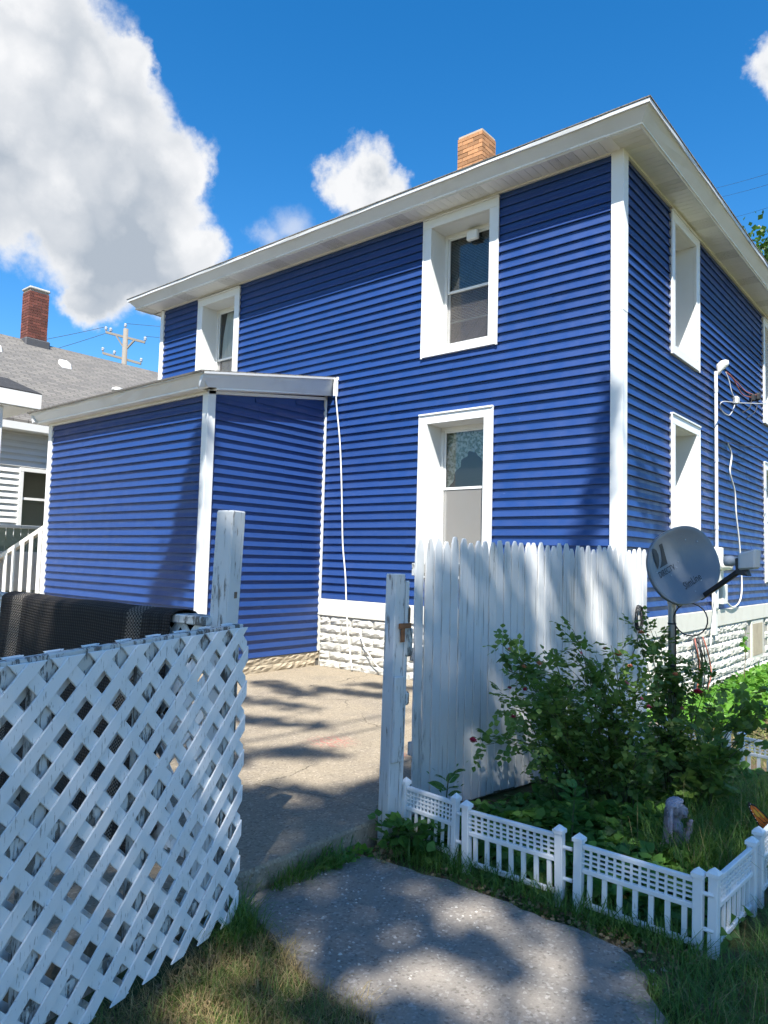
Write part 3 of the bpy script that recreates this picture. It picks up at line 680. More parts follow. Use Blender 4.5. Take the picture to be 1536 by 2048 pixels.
# windows ------------------------------------------------------------------
def window(mp, o, depth=0.285, blind=0.0, curtain=None, screen='insect_screen', split=0.5):
    s0, s1, z0, z1 = o; w = 0.115; t = 0.042
    mb = MB()
    for a, b, c, d in ((s0, s0+w, z0+w, z1-w), (s1-w, s1, z0+w, z1-w)): mb.box((a, -0.001, c), (b, t, d), mp)
    mb.box((s0, -0.001, z1-w), (s1, t+0.002, z1), mp); mb.box((s0, -0.001, z0), (s1, t+0.002, z0+w), mp)
    cas = mb.build('window', 'vinyl_white', house, bevel=0.003)
    mb = MB(); mb.box((s0-0.016, 0.0, z1), (s1+0.016, t+0.018, z1+0.02), mp)
    mb.box((s0-0.018, 0.029, z0-0.012), (s0+0.004, t+0.006, z1), mp); mb.box((s1-0.004, 0.029, z0-0.012), (s1+0.018, t+0.006, z1), mp)
    mb.build('edge_channel', 'vinyl_white', cas)
    a, b, c, d = s0+w, s1-w, z0+w, z1-w
    mb = MB(); g = 0.012
    mb.box((a-g, -depth, c-g), (a, -0.002, d+g), mp); mb.box((b, -depth, c-g), (b+g, -0.002, d+g), mp)
    mb.box((a, -depth, d), (b, -0.002, d+g), mp)
    # sloping sill
    mb.hexa([mp(*q) for q in ((a, -0.002, c-0.03), (b, -0.002, c-0.03), (b, -depth, c-0.03), (a, -depth, c-0.03), (a, -0.002, c), (b, -0.002, c), (b, -depth, c+0.03), (a, -depth, c+0.03))])
    mb.build('reveal', 'vinyl_white', cas)
    # fixed frame
    n1 = -depth; fr = 0.045
    mb = MB()
    mb.box((a, n1-0.06, c), (a+fr, n1+0.012, d), mp); mb.box((b-fr, n1-0.06, c), (b, n1+0.012, d), mp)
    mb.box((a+fr, n1-0.06, d-fr), (b-fr, n1+0.012, d), mp); mb.box((a+fr, n1-0.06, c), (b-fr, n1+0.012, c+fr+0.03), mp)
    mb.build('frame', 'vinyl_white', cas, bevel=0.003)
    a2, b2, c2, d2 = a+fr, b-fr, c+fr+0.03, d-fr; zm = c2+(d2-c2)*split; sw = 0.032
    def sash(za, zb, na, nb, nm):
        mb = MB(); mb.box((a2, na, za), (a2+sw, nb, zb), mp); mb.box((b2-sw, na, za), (b2, nb, zb), mp)
        mb.box((a2+sw, na, za), (b2-sw, nb, za+sw), mp); mb.box((a2+sw, na, zb-sw), (b2-sw, nb, zb), mp)
        so = mb.build('sash', 'vinyl_white', cas, bevel=0.002)
        mb = MB(); nn = (na+nb)/2; mb.add([mp(a2+sw, nn, za+sw), mp(b2-sw, nn, za+sw), mp(b2-sw, nn, zb-sw), mp(a2+sw, nn, zb-sw)], [(0, 1, 2, 3)])
        mb.build('pane', 'glass', cas)
    sash(zm-0.018, d2, n1-0.022, n1-0.002, 0); sash(c2, zm+0.018, n1-0.05, n1-0.028, 1)
    if screen:
        mb = MB(); nn = n1-0.012; mb.add([mp(a2, nn, c2), mp(b2, nn, c2), mp(b2, nn, zm-0.018), mp(a2, nn, zm-0.018)], [(0, 1, 2, 3)]); mb.build('insect_screen', screen, cas)
    if blind:
        mb = MB(); z = d2-0.02; nb_ = n1-0.10
        while z > c2+(d2-c2)*blind:
            mb.add([mp(a2, nb_-0.010, z+0.008), mp(b2, nb_-0.010, z+0.008), mp(b2, nb_+0.010, z-0.008), mp(a2, nb_+0.010, z-0.008)], [(0, 1, 2, 3)]); z -= 0.021
        mb.box((a2, nb_-0.012, z-0.02), (b2, nb_+0.012, z), mp); mb.build('blind', 'blind', cas)
    if curtain:
        mb = MB(); nn = n1-0.085; ns, nz = 40, 14; vs = []; fs = []
        for i in range(ns+1):
            q = i/ns; s = a2+(b2-a2)*q
            if curtain == 'swag': zb_ = d2-0.28-0.55*abs(2*q-1)**1.6
            elif curtain == 'drape': zb_ = c2 if True else 0
            for j in range(nz+1):
                e = j/nz; sway = (0.05*math.sin(q*6)*(e)) if curtain == 'drape' else 0
                ss = s if curtain == 'swag' else a2+(b2-a2)*(0.20+0.80*q)-0.12*math.sin(math.pi*e)*(1-q)
                vs.append(mp(ss, nn+0.022*math.sin(q*46+0.6*math.sin(e*5))+0.012*math.sin(q*93), d2+(zb_-d2)*e+(0.012*math.sin(q*46) if j == nz else 0)))
        for i in range(ns):
            for j in range(nz): fs.append((i*(nz+1)+j, (i+1)*(nz+1)+j, (i+1)*(nz+1)+j+1, i*(nz+1)+j+1))
        mb.add(vs, fs); mb.build('curtain', 'lace' if curtain == 'swag' else 'sheer', cas, smooth=True)
    return cas
w1 = window(mapA, WA[0], blind=0.26, screen='dark_screen'); window(mapA, WA[1], curtain='swag', split=0.56); w3 = window(mapA, WA[2], curtain='drape', split=0.42, screen='dark_screen')
mb = MB(); mb.box((-2.15, -0.268, 5.70), (-1.98, -0.20, 5.83), mapA); mb.build('latch_cover', 'vinyl_white', w1, bevel=0.015)
for o in WBs: window(mapB, o, screen=None)
# a small boxed unit sitting in the sill of the window above the addition
mb = MB(); mb.box((-7.02, -0.10, 4.12), (-6.62, 0.10, 4.30), mapA); ac = mb.build('window_vent_box', 'vinyl_white', w3, bevel=0.01)

# eaves ---------------------------------------------------------------------
OV0, OV1 = 0.335, 0.462; ZF0, ZF1 = 6.045, 6.19
def eave_strip(prof_fn, a, b, mitre_a, mitre_b, mp, mat, name, parent, seed, jit=0.004, step=0.45):
    rr = random.Random(seed); prof = prof_fn; n = max(2, int(abs(b-a)/step)); vs = []; fs = []; k = len(prof)
    for i in range(n+1):
        t = i/n; j1 = 0 if i in (0, n) else rr.uniform(-jit, jit); j2 = 0 if i in (0, n) else rr.uniform(-jit, jit)
        for m, (nn, z) in enumerate(prof):
            A = a - mitre_a*nn; B = b + mitre_b*nn
            vs.append(mp(A+(B-A)*t, nn+(j1 if m % 2 else -j2*.6), z+(j2*.5 if m else 0)))
    for i in range(n):
        for j in range(k): fs.append((i*k+j, (i+1)*k+j, (i+1)*k+(j+1) % k, i*k+(j+1) % k))
    fs += [tuple(range(k)), tuple(range(n*k, n*k+k))[::-1]]
    mb = MB(); mb.add(vs, fs); return mb.build(name, mat, parent)
FP = [(OV0, ZF0), (OV0+0.042, ZF0+0.05), (OV0+0.086, ZF0+0.10), (OV1, ZF1), (OV1-0.05, ZF1), (OV0-0.02, ZF0+0.02)]
DP = [(OV1-0.03, ZF1+0.002), (OV1+0.018, ZF1-0.006), (OV1+0.022, ZF1+0.032), (OV1-0.03, ZF1+0.036)]
mapL = lambda s, n, z: (-L_-n, s, z)
mapK = lambda s, n, z: (s, WB+n, z)
for mp, a, b, sd in ((mapA, -L_, 0, 1), (mapB, 0, WB, 2), (mapL, 0, WB, 3), (mapK, -L_, 0, 4)):
    fo = eave_strip(FP, a, b, 1, 1, mp, 'fascia_white', 'fascia', house, sd)
    eave_strip(DP, a, b, 1, 1, mp, 'fascia_white', 'drip_edge', fo, sd+10, jit=0.007, step=0.35)
mb = MB(); mb.box((-L_-0.34, -0.34, H_+0.025), (0.34, 0.1, H_+0.04)); mb.box((-0.1, 0.1, H_+0.025), (0.34, WB+0.34, H_+0.04)); mb.box((-L_-.34, 0.1, H_+.025), (-L_+.1, WB+.34, H_+.04))
soff = mb.build('soffit', 'plastic_black', house)
def soff_mesh(mat, l):
    mb = MB(); mb.box((0.002, 0.0, 0.0), (0.098, l, 0.02)); return mb.mesh('soffit_panel', mat)
sp, sv = soff_mesh('soffit_white', 0.345), soff_mesh('soffit_vent', 0.345)
for i in range(91):
    x = -0.03-0.1*(i+1)
    inst('soffit_panel', sv if i % 12 in (4, 5, 6) else sp, soff, (x, -0.362, H_+0.002-0.014))
mb = MB(); mb.box((-0.03, -0.36, H_-0.018), (0.015, -0.02, H_+0.01)); mb.build('soffit_strip', 'soffit_white', soff)
for i in range(96):
    inst('soffit_panel', sv if i % 12 in (1, 2, 3) else sp, soff, (0.36, -0.36+0.1*i, H_-0.012), (0, 0, math.pi/2))
for i in range(30):
    inst('soffit_panel', sp, soff, (-L_-0.015, 0.02+0.1*i, H_-0.012), (0, 0, math.pi/2))
mb = MB(); mb.box((-L_, 0.0, H_-0.03), (0.03, 0.040, H_-0.005), mapA); mb.build('frieze_strip', 'soffit_white', house)
mb = MB(); mb.box((0.0, 0.0, H_-0.031), (WB, 0.040, H_-0.006), mapB); mb.build('frieze_strip', 'soffit_white', house)
# roof
def uv_planar(o, fu):
    me = o.data; uvl = me.uv_layers.new(name='UVMap')
    for lp in me.loops: uvl.data[lp.index].uv = fu(me.vertices[lp.vertex_index].co)
e0, e1, g0, g1, zr = -L_-0.492, 0.492, -0.492, WB+0.492, ZF1+0.037
mb = MB(); mb.add([(e0, g0, zr), (e1, g0, zr), (e1, g1, zr), (e0, g1, zr), (e0, g0, zr+0.012), (e1, g0, zr+0.012), (e1, g1, zr+0.012), (e0, g1, zr+0.012), (-4.36, 4.4, zr+1.7), (-4.36, 4.6, zr+1.7)],
   [(0, 3, 2, 1), (0, 1, 5, 4), (1, 2, 6, 5), (2, 3, 7, 6), (3, 0, 4, 7), (4, 5, 8), (5, 6, 9, 8), (6, 7, 9), (7, 4, 8, 9)])
ro = mb.build('roof', 'shingle_grey', house); uv_planar(ro, lambda c: (c.x+c.y, c.z*2.5))
# chimney of bricks
def chimney(parent, cx, cy, z0, z1, wx, wy, mat, rot, cap=None, lean=0, bl=0.215, bh=0.072, corbel=None):
    ch = MB(); ch.box((-wx/2+0.012, -wy/2+0.012, z0), (wx/2-0.012, wy/2-0.012, z1))
    T = Matrix.Translation((cx, cy, 0)) @ Matrix.Rotation(rot, 4, 'Z')
    core = MB(); core.v = [tuple(T @ Vector(p)) for p in ch.v]; core.f = ch.f
    co = core.build('chimney', 'brick_mortar', parent)
    meshes = {}
    def bm_(l):
        k = round(l, 3)
        if k not in meshes:
            b = MB(); b.box((0, 0, 0), (k, 0.03, bh-0.010)); meshes[k] = b.mesh('brick', mat)
        return meshes[k]
    rows = int((z1-z0)/bh); rr = random.Random(3)
    for r in range(rows):
        for (ox, oy, ang, ln) in ((-wx/2, -wy/2, 0, wx), (wx/2, -wy/2, math.pi/2, wy), (wx/2, wy/2, math.pi, wx), (-wx/2, wy/2, -math.pi/2, wy)):
            s = 0; first = (r % 2 == 0)
            while s < ln-0.02:
                l = bl*0.5 if (s == 0 and first) else bl
                l = min(l, ln-s)
                if l > 0.03:
                    d = Vector((math.cos(ang), math.sin(ang), 0)); p = T @ (Vector((ox, oy, z0+r*bh)) + d*(s+0.004))
                    nv = T.to_3x3() @ Vector((math.sin(ang), -math.cos(ang), 0))
                    p = p + nv*rr.uniform(-0.001, 0.004)
                    inst('brick', bm_(l-0.010), co, p, (0, 0, rot+ang))
                s += l
    if cap:
        c = MB(); c.box((-wx/2-0.02, -wy/2-0.02, z1-0.01), (wx/2+0.02, wy/2+0.02, z1+0.06)); c.v = [tuple(T @ Vector(p)) for p in c.v]; c.build('chimney_cap', cap, co, bevel=0.02)
    return co
chimney(house, -3.66, 2.74, 7.10, 8.86, 0.50, 0.44, 'brick_orange', 0.0)

# addition -------------------------------------------------------------------
aw = wall(mapF, AX0, AX1, -0.02, 3.58, [], name='addition_wall'); ar = wall(mapR, AY+0.10, 0.0, -0.02, 3.60, [], name='addition_wall')
mb = MB(); mb.box((AX0, AY+0.1, -0.02), (AX0+0.1, 0.0, 3.6)); mb.build('addition_wall', 'inner_wall', house)
SL = 0.155
MB().extrude([(AX1+0.0015, AY+0.08, 3.42), (AX1+0.0015, -0.06, 3.42), (AX1+0.0015, -0.06, 3.86), (AX1+0.0015, AY+0.08, 3.545)], (0.003, 0, 0)).build('siding_filler', 'siding_blue', ar)
side_wall(mapF, AX0+0.07, AX1-0.075, 0.205, 30, [], aw, seed=8)
side_wall(mapR, AY+0.075, -0.055, 0.205, 34, [], ar, seed=9, clip=lambda z: (AY+0.075, -0.055) if z < 3.5 else ((AY+(z-3.5)/SL+0.05, -0.055) if (AY+(z-3.5)/SL+0.05) < -0.2 else None))
post_L(AX1, AY, 1, 1, 0.19, 3.57, 0.075, 0.040, house); post_L(AX0, AY, -1, 1, 0.19, 3.57, 0.07, 0.040, house)
mb = MB(); mb.box((-0.055, 0.0, 0.72), (-0.022, 0.040, 3.88), mapR); mb.build('inside_corner_trim', 'vinyl_white', house, bevel=0.004)
mb = MB(); mb.box((AX1+0.001, -0.0465, 0.21), (AX1+0.03, -0.0, 0.71)); mb.build('inside_corner_trim', 'trim_paint', house)
tan = [rock_mesh('stone_block', 0.396, 0.098, 0.012, 'stone_tan', i+40) for i in range(4)]
for r in range(2):
    s = AY+0.0-(0.2 if r else 0)
    while s < -0.1:
        a = max(s, AY); me = random.choice(tan); l = min(0.396, 0.0-s)-(a-s)
        if l > 0.06: inst('stone_block', me, ar, (AX1+0.004, a, -0.003+r*0.102), (0, 0, math.pi/2), (l/0.396, 1, 1))
        s += 0.40
    s = AX0-(0.2 if r else 0)
    while s < AX1-0.05:
        a = max(s, AX0); l = min(s+0.396, AX1)-a
        if l > 0.06: inst('stone_block', random.choice(tan), aw, (a, AY-0.004, -0.003+r*0.102), (0, 0, 0), (l/0.396, 1, 1))
        s += 0.40
# addition roof: shed sloping down from the main wall
EO, RO = 0.25, 0.20
def shed(y): return (y-(AY-EO))*0.178       # rise from the eave
y0, y1 = AY-EO-0.05, -0.024; xa, xb = AX0-0.27, AX1+RO+0.03
zt0 = 3.715
mb = MB(); mb.hexa([(xa, y0, zt0-0.01), (xb, y0, zt0-0.01), (xb, y1, zt0+shed(y1)-0.01), (xa, y1, zt0+shed(y1)-0.01), (xa, y0, zt0+0.014), (xb, y0, zt0+0.014), (xb, y1, zt0+shed(y1)+0.016), (xa, y1, zt0+shed(y1)+0.016)])
arf = mb.build('addition_roof', 'shingle_grey', house); uv_planar(arf, lambda c: (c.x, c.y))
FPa = [(EO-0.105, 3.545), (EO-0.058, 3.60), (EO-0.008, 3.665), (EO+0.014, 3.70), (EO-0.05, 3.70), (EO-0.09, 3.56)]
eave_strip(FPa, AX0-0.22, AX1+RO-0.02, 0, 0, mapF, 'fascia_white', 'fascia', house, 31, jit=0.010, step=0.3)
DPa = [(EO-0.01, 3.700), (EO+0.028, 3.692), (EO+0.030, 3.722), (EO-0.01, 3.726)]
eave_strip(DPa, AX0-0.25, AX1+RO+0.01, 0, 0, mapF, 'fascia_white', 'drip_edge', house, 32, jit=0.008, step=0.3)
def rake(x, sx):
    mb = MB(); A = []; yy = [AY-EO+0.0+i*( -0.03-(AY-EO))/5 for i in range(6)]; k = 6
    for y in yy:
        zb = 3.545+shed(y)*0.80; zt = 3.698+shed(y)
        A += [(x+sx*(-0.055), y, zb), (x+sx*(-0.03), y, zb+0.06), (x+sx*0.0, y, zt-0.05), (x+sx*0.012, y, zt), (x+sx*-0.045, y, zt), (x+sx*-0.08, y, zb+0.02)]
    fs = [(i*k+j, (i+1)*k+j, (i+1)*k+(j+1) % k, i*k+(j+1) % k) for i in range(5) for j in range(k)] + [tuple(range(k)), tuple(range(5*k, 6*k))[::-1]]
    mb.add(A, fs); rk = mb.build('rake_fascia', 'fascia_white', house)
    mb = MB(); mb.hexa([(x-0.01*sx, AY-EO, 3.699), (x+0.034*sx, AY-EO, 3.694), (x+0.034*sx, -0.03, 3.694+shed(-0.03)), (x-0.01*sx, -0.03, 3.699+shed(-0.03)),
                        (x-0.01*sx, AY-EO, 3.722), (x+0.036*sx, AY-EO, 3.720), (x+0.036*sx, -0.03, 3.720+shed(-0.03)), (x-0.01*sx, -0.03, 3.722+shed(-0.03))]); mb.build('drip_edge', 'fascia_white', rk)
rake(AX1+RO, 1); rake(AX0-0.22, -1)
mb = MB(); mb.box((AX1+0.005, -0.045, 4.085), (AX1+RO+0.06, -0.022, 4.135)); mb.box((AX1+RO+0.01, -0.09, 3.85), (AX1+RO+0.05, -0.024, 4.085)); mb.build('wall_flashing', 'vinyl_white', house, bevel=0.004)
asf = MB().box((AX0-0.2, AY-EO+0.10, 3.577), (AX1+RO-0.09, AY-0.002, 3.583)).build('soffit', 'plastic_black', house)
s2 = soff_mesh('soffit_white', 0.165)
for i in range(43): inst('soffit_panel', s2, asf, (AX0-0.2+0.1*i, AY-EO+0.075, 3.555))
mb = MB(); mb.hexa([(AX1+0.0, AY, 3.56), (AX1+RO-0.05, AY, 3.56), (AX1+RO-0.05, -0.03, 3.56+shed(-0.03)*.8), (AX1, -0.03, 3.56+shed(-0.03)*.8), (AX1, AY, 3.58), (AX1+RO-0.05, AY, 3.58), (AX1+RO-0.05, -0.03, 3.58+shed(-0.03)*.8), (AX1, -0.03, 3.58+shed(-0.03)*.8)]); mb.build('soffit', 'soffit_white', house)
mb = MB(); mb.hexa([(AX1, AY-0.03, 3.515), (AX1+0.04, AY-0.03, 3.515), (AX1+0.04, -0.03, 3.515+0.31), (AX1, -0.03, 3.515+0.31), (AX1, AY-0.03, 3.555), (AX1+0.04, AY-0.03, 3.555), (AX1+0.04, -0.03, 3.555+0.31), (AX1, -0.03, 3.555+0.31)]); mb.build('frieze_strip', 'vinyl_white', house)
mb = MB(); mb.box((AX0, 0.0, 3.515), (AX1+0.03, 0.041, 3.553), mapF); mb.build('frieze_strip', 'vinyl_white', house)

# ------------------------------------------------------------------ hanging cable on the long wall
def cable(name, pts, r, mat, label, cat='cable', group=None, parent=None, n=6, sub=6):
    P = [Vector(p) for p in pts]; out = []
    for i in range(len(P)-1):
        p0, p1, p2, p3 = P[max(i-1, 0)], P[i], P[i+1], P[min(i+2, len(P)-1)]
        for k in range(sub):
            t = k/sub; out.append(0.5*((2*p1)+(-p0+p2)*t+(2*p0-5*p1+4*p2-p3)*t*t+(-p0+3*p1-3*p2+p3)*t**3))
    out.append(P[-1])
    o = MB().tube(out, r, n).build(name, mat, parent, smooth=True)
    if label: tag(o, label, cat, group)
    return o
cable('hanging_cable', [(-4.15, -0.10, 4.10), (-4.15, -0.05, 3.73), (-4.07, -0.045, 3.21), (-4.02, -0.045, 2.71), (-3.98, -0.05, 2.21), (-3.95, -0.045, 1.72), (-3.88, -0.05, 1.3), (-3.83, -0.07, 0.95), (-3.79, -0.075, 0.6), (-3.73, -0.08, 0.3), (-3.66, -0.10, 0.02)], 0.011, 'cable_white', 'white cable hanging down the long blue wall beside the addition')
cable('loose_cable', [(-3.55, -0.09, 0.55), (-3.45, -0.09, 0.35), (-3.2, -0.10, 0.12), (-2.9, -0.12, 0.015)], 0.008, 'cable_white', 'thin pale cable drooping over the white stone foundation')

# ------------------------------------------------------------------ electric service on the right wall
sm = thing('electric_service', 'grey electric service mast with meter on the right blue wall', 'electric meter', (0.07, 3.3, 0.6))
cx = 0.075; cy = 3.30
MB().tube([(cx, cy, 0.95), (cx, cy, 1.0), (cx, cy, 4.32)], 0.023, 10).build('conduit', 'conduit', sm, smooth=True)
for z in (4.05, 3.05, 2.1): MB().tube([(cx, cy, z-0.03), (cx, cy, z+0.03)], 0.028, 10).build('coupling', 'conduit', sm)
mb = MB(); mb.lathe([(0.028, -0.10), (0.036, -0.04), (0.078, 0.02), (0.082, 0.06), (0.055, 0.105), (0.015, 0.12)], (cx+0.02, cy+0.05, 4.38), 14)
mb.v = [(x+(z-4.3)*0.35, y+(z-4.3)*0.35, z) for x, y, z in mb.v]; mb.build('weatherhead', 'meter_box', sm, smooth=True)
mb = MB(); mb.box((0.026, 3.17, 1.28), (0.125, 3.46, 1.82)); mbx = mb.build('meter_box', 'meter_box', sm, bevel=0.012)
MB().lathe([(0.085, 0.0), (0.085, 0.05), (0.075, 0.06), (0.075, 0.12), (0.066, 0.145), (0.03, 0.15)], (0.125, 3.315, 1.58), 18, 'x').build('meter_dial', 'meter_glass', mbx, smooth=True)
mb = MB(); mb.box((0.026, 3.22, 0.60), (0.07, 3.36, 1.28)); mb.build('lower_conduit_box', 'meter_box', sm, bevel=0.008)
mb = MB(); mb.box((0.026, 3.52, 1.02), (0.10, 3.76, 1.30)); mb.build('junction_box', 'meter_box', sm, bevel=0.008)
wh = (0.17, 3.42, 4.33)
for i, (pp, m_) in enumerate((([wh, (0.22, 3.6, 4.27), (0.26, 3.95, 4.10), (0.30, 4.35, 4.12)], 'cable_red'), ([wh, (0.24, 3.7, 4.24), (0.28, 4.1, 4.16), (0.32, 4.62, 4.20)], 'cable_red'), ([wh, (0.2, 3.5, 4.2), (0.22, 3.55, 4.05), (0.25, 3.66, 3.95)], 'plastic_grey'),
                        ([(0.25, 3.66, 3.95), (0.22, 3.6, 3.80), (0.20, 3.45, 3.70), (0.17, 3.2, 3.74), (0.20, 3.15, 3.84), (0.30, 3.8, 3.93), (0.55, 5.4, 4.2), (0.9, 7.5, 4.7)], 'plastic_grey'),
                        ([(0.30, 4.35, 4.08), (0.28, 4.30, 3.95), (0.24, 4.05, 3.84)], 'wire'), ([(0.32, 4.65, 4.16), (0.30, 4.58, 3.95), (0.26, 4.2, 3.78)], 'wire'))):
    cable('service_wire', pp, 0.008, m_, None, parent=sm, n=5)
for p in ((0.30, 4.38, 4.12), (0.32, 4.62, 4.18), (0.25, 3.66, 3.95)):
    mb = MB(); mb.lathe([(0.02, -0.06), (0.045, -0.04), (0.05, 0.03), (0.02, 0.06)], p, 8); mb.build('wire_splice', 'plastic_black' if p[1] > 4 else 'vent_metal', sm)
cable('wall_cable', [(0.06, 3.95, 3.39), (0.06, 4.16, 3.23), (0.06, 4.07, 2.96), (0.06, 4.33, 2.69), (0.06, 4.40, 2.35), (0.06, 4.58, 1.9), (0.06, 4.70, 1.32), (0.07, 4.55, 1.05), (0.07, 4.15, 0.96), (0.08, 3.75, 1.05)], 0.012, 'cable_white', 'white cable snaking down the right wall beyond the meter')
cable('service_drop_wire', [(0.05, 3.42, 3.32), (0.08, 3.95, 3.39), (0.35, 5.2, 3.48), (1.5, 9.5, 4.2)], 0.007, 'wire', 'thin dark wire leaving a hook on the right blue wall', 'wire')
cable('ground_wire', [(0.06, 3.30, 1.25), (0.09, 3.1, 0.95), (0.10, 2.95, 0.70), (0.10, 2.9, 0.45)], 0.008, 'cable_white', 'thin pale wire running from meter box over the foundation', 'wire')
wb = thing('cable_bundle', 'tangled bundle of dark cables hanging on the white foundation', 'cable', (0.1, 2.6, 0.3))
rr = random.Random(4)
for i in range(9):
    y = 2.45+rr.uniform(-.25, .25); z = 0.62
    cable('cable_strand', [(0.07, y, z), (0.12, y+rr.uniform(-.1, .1), 0.45), (0.10, y+rr.uniform(.0, .25), 0.25), (0.13, y+rr.uniform(-.1, .2), 0.10), (0.10, y+rr.uniform(-.1, .2), -0.1)], 0.009, rr.choice(['plastic_black', 'wire', 'plastic_black', 'cable_red']), None, parent=wb, n=5)

# ------------------------------------------------------------------ satellite dish
sd = thing('satellite_dish', 'grey satellite dish on a metal mast behind the rose bushes', 'satellite dish', (1.235, -2.07, -0.14))
C0 = Vector((1.305, -2.06, 1.545)); az, el = R(-24), R(15)
Nn = Vector((math.cos(az)*math.cos(el), math.sin(az)*math.cos(el), math.sin(el)))
U0 = Vector((0, 0, 1)).cross(Nn).normalized(); V0 = Nn.cross(U0); ro_ = R(21)
U1 = U0*math.cos(ro_)+V0*math.sin(ro_); V1 = V0*math.cos(ro_)-U0*math.sin(ro_)
DA, DB = 0.365, 0.265
def dsurf(a, b, off=0.0):
    q = (a/DA)**2+(b/DB)**2
    return C0 + U1*a + V1*b + Nn*(-0.065*(1-q)+off)
mb = MB(); nr, nt = 14, 64; vs = []; fs = []
def outline(t):
    e = 2.25
    return (DA*abs(math.cos(t))**(2/e)*(1 if math.cos(t) >= 0 else -1), DB*abs(math.sin(t))**(2/e)*(1 if math.sin(t) >= 0 else -1))
for side in (0, 1):
    for i in range(nr+1):
        for k in range(nt):
            a, b = outline(2*math.pi*k/nt); q = i/nr; vs.append(dsurf(a*q, b*q, -0.012*side))
for side in (0, 1):
    o_ = side*(nr+1)*nt
    for i in range(nr):
        for k in range(nt): fs.append((o_+i*nt+k, o_+i*nt+(k+1) % nt, o_+(i+1)*nt+(k+1) % nt, o_+(i+1)*nt+k))
o1 = (nr+1)*nt
lip = len(vs)
for k in range(nt):
    a, b = outline(2*math.pi*k/nt); vs.append(dsurf(a*1.02, b*1.02, -0.004))
for k in range(nt):
    vs.append(vs[lip+k] - Nn*0.022)
for k in range(nt):
    k2 = (k+1) % nt
    fs.append((nr*nt+k, nr*nt+k2, lip+k2, lip+k)); fs.append((lip+k, lip+k2, lip+nt+k2, lip+nt+k)); fs.append((lip+nt+k, lip+nt+k2, o1+nr*nt+k2, o1+nr*nt+k))
mb.add(vs, fs); dish = mb.build('reflector', 'dish_grey', sd, smooth=True)
def on_dish(pts2, faces, name, mat='print_dark', sub=None):
    mb = MB(); mb.add([dsurf(a, b, 0.0016) for a, b in pts2], faces); return mb.build(name, mat, dish)
def text_on_dish(txt, size, a0, b0, shear=0.0, name='lettering', rot=0.0, sx=1.0):
    cu = bpy.data.curves.new('txt', 'FONT'); cu.body = txt; cu.size = size; cu.shear = shear; cu.align_x = 'LEFT'; cu.resolution_u = 3; cu.offset = 0.0006
    ob = bpy.data.objects.new('txt', cu); link(ob); dg = bpy.context.evaluated_depsgraph_get(); me = bpy.data.meshes.new_from_object(ob.evaluated_get(dg))
    c, s_ = math.cos(rot), math.sin(rot)
    pts = [(a0+(v.co.x*sx*c-v.co.y*s_), b0+(v.co.x*sx*s_+v.co.y*c)) for v in me.vertices]; fs = [tuple(p.vertices) for p in me.polygons]
    bpy.data.objects.remove(ob); bpy.data.curves.remove(cu); bpy.data.meshes.remove(me)
    return on_dish(pts, fs, name)
# printed mark: a leaf-shaped half disc and a swept triangle, then the lettering
la, lb, ls = -0.245, 0.055, 0.150
LD = [(0, 1), (.2, .97), (.40, .84), (.50, .6), (.44, .35), (.26, .13), (.04, 0)]
on_dish([(la+ls*x, lb+ls*y) for x, y in LD], [tuple(range(len(LD)))], 'printed_mark')
RD = [(0.70, 1.0), (1, 1), (1, 0), (.22, 0), (.45, .1), (.64, .3), (.74, .55), (.75, .8)]
on_dish([(la+ls*x, lb+ls*y) for x, y in RD], [(0, 1, 6, 7), (1, 2, 5, 6), (2, 4, 5), (2, 3, 4)], 'printed_mark')
text_on_dish('DIRECTV', 0.062, la-0.01, lb-0.062, sx=0.88)
text_on_dish('SlimLine', 0.072, -0.07, -0.165, shear=0.35, name='lettering', rot=0.05, sx=0.85)
for a, b in ((-0.02, 0.0), (-0.115, -0.03), (0.0, -0.205), (0.12, -0.16), (0.16, 0.15), (-0.27, 0.04), (0.02, 0.03), (0.26, 0.10)):
    p = dsurf(a, b, 0.0); mb = MB(); mb.tube([p-Nn*0.002, p+Nn*0.003], 0.006, 8); mb.build('bolt', 'galvanised', dish)
base = Vector((1.215, -2.065, 0))
MB().tube([(base.x, base.y, -0.2), (base.x, base.y, 1.30), (base.x, base.y, 1.38)], 0.027, 14).build('mast', 'galvanised', sd, smooth=True)
MB().tube([(base.x, base.y, 1.33), (base.x-0.01, base.y, 1.42), C0-Nn*0.15], [0.036, 0.036, 0.03], 10).build('bracket', 'plastic_black', sd)
MB().tube([(base.x, base.y, 1.255), (base.x, base.y, 1.315)], 0.033, 14).build('clamp', 'galvanised', sd)
bot = dsurf(0.05, -DB*0.99, -0.02); lnb = Vector((1.735, -2.155, 1.545))
d_ = (lnb-bot); sid = d_.cross(Vector((0, 0, 1))).normalized()*0.013; up_ = sid.cross(d_).normalized()*0.017
mb = MB(); e_ = bot+d_*0.93; st = bot-d_*0.08
mb.hexa([st-sid-up_, st+sid-up_, e_+sid-up_, e_-sid-up_, st-sid+up_, st+sid+up_, e_+sid+up_, e_-sid+up_]); mb.build('feed_arm', 'plastic_black', sd, bevel=0.004)
hd = (C0-lnb).normalized(); hs_ = hd.cross(Vector((0, 0, 1))).normalized(); hu = hs_.cross(hd)
mb = MB(); c_ = lnb-hd*0.02+hu*0.03
mb.hexa([c_+hd*x+hs_*y+hu*z for x, y, z in ((.06, -.05, -.06), (.06, .05, -.06), (-.05, .045, -.05), (-.05, -.045, -.05), (.06, -.05, .05), (.06, .05, .05), (-.06, .045, .085), (-.06, -.045, .085))]); mb.build('receiver', 'plastic_grey', sd, bevel=0.012)
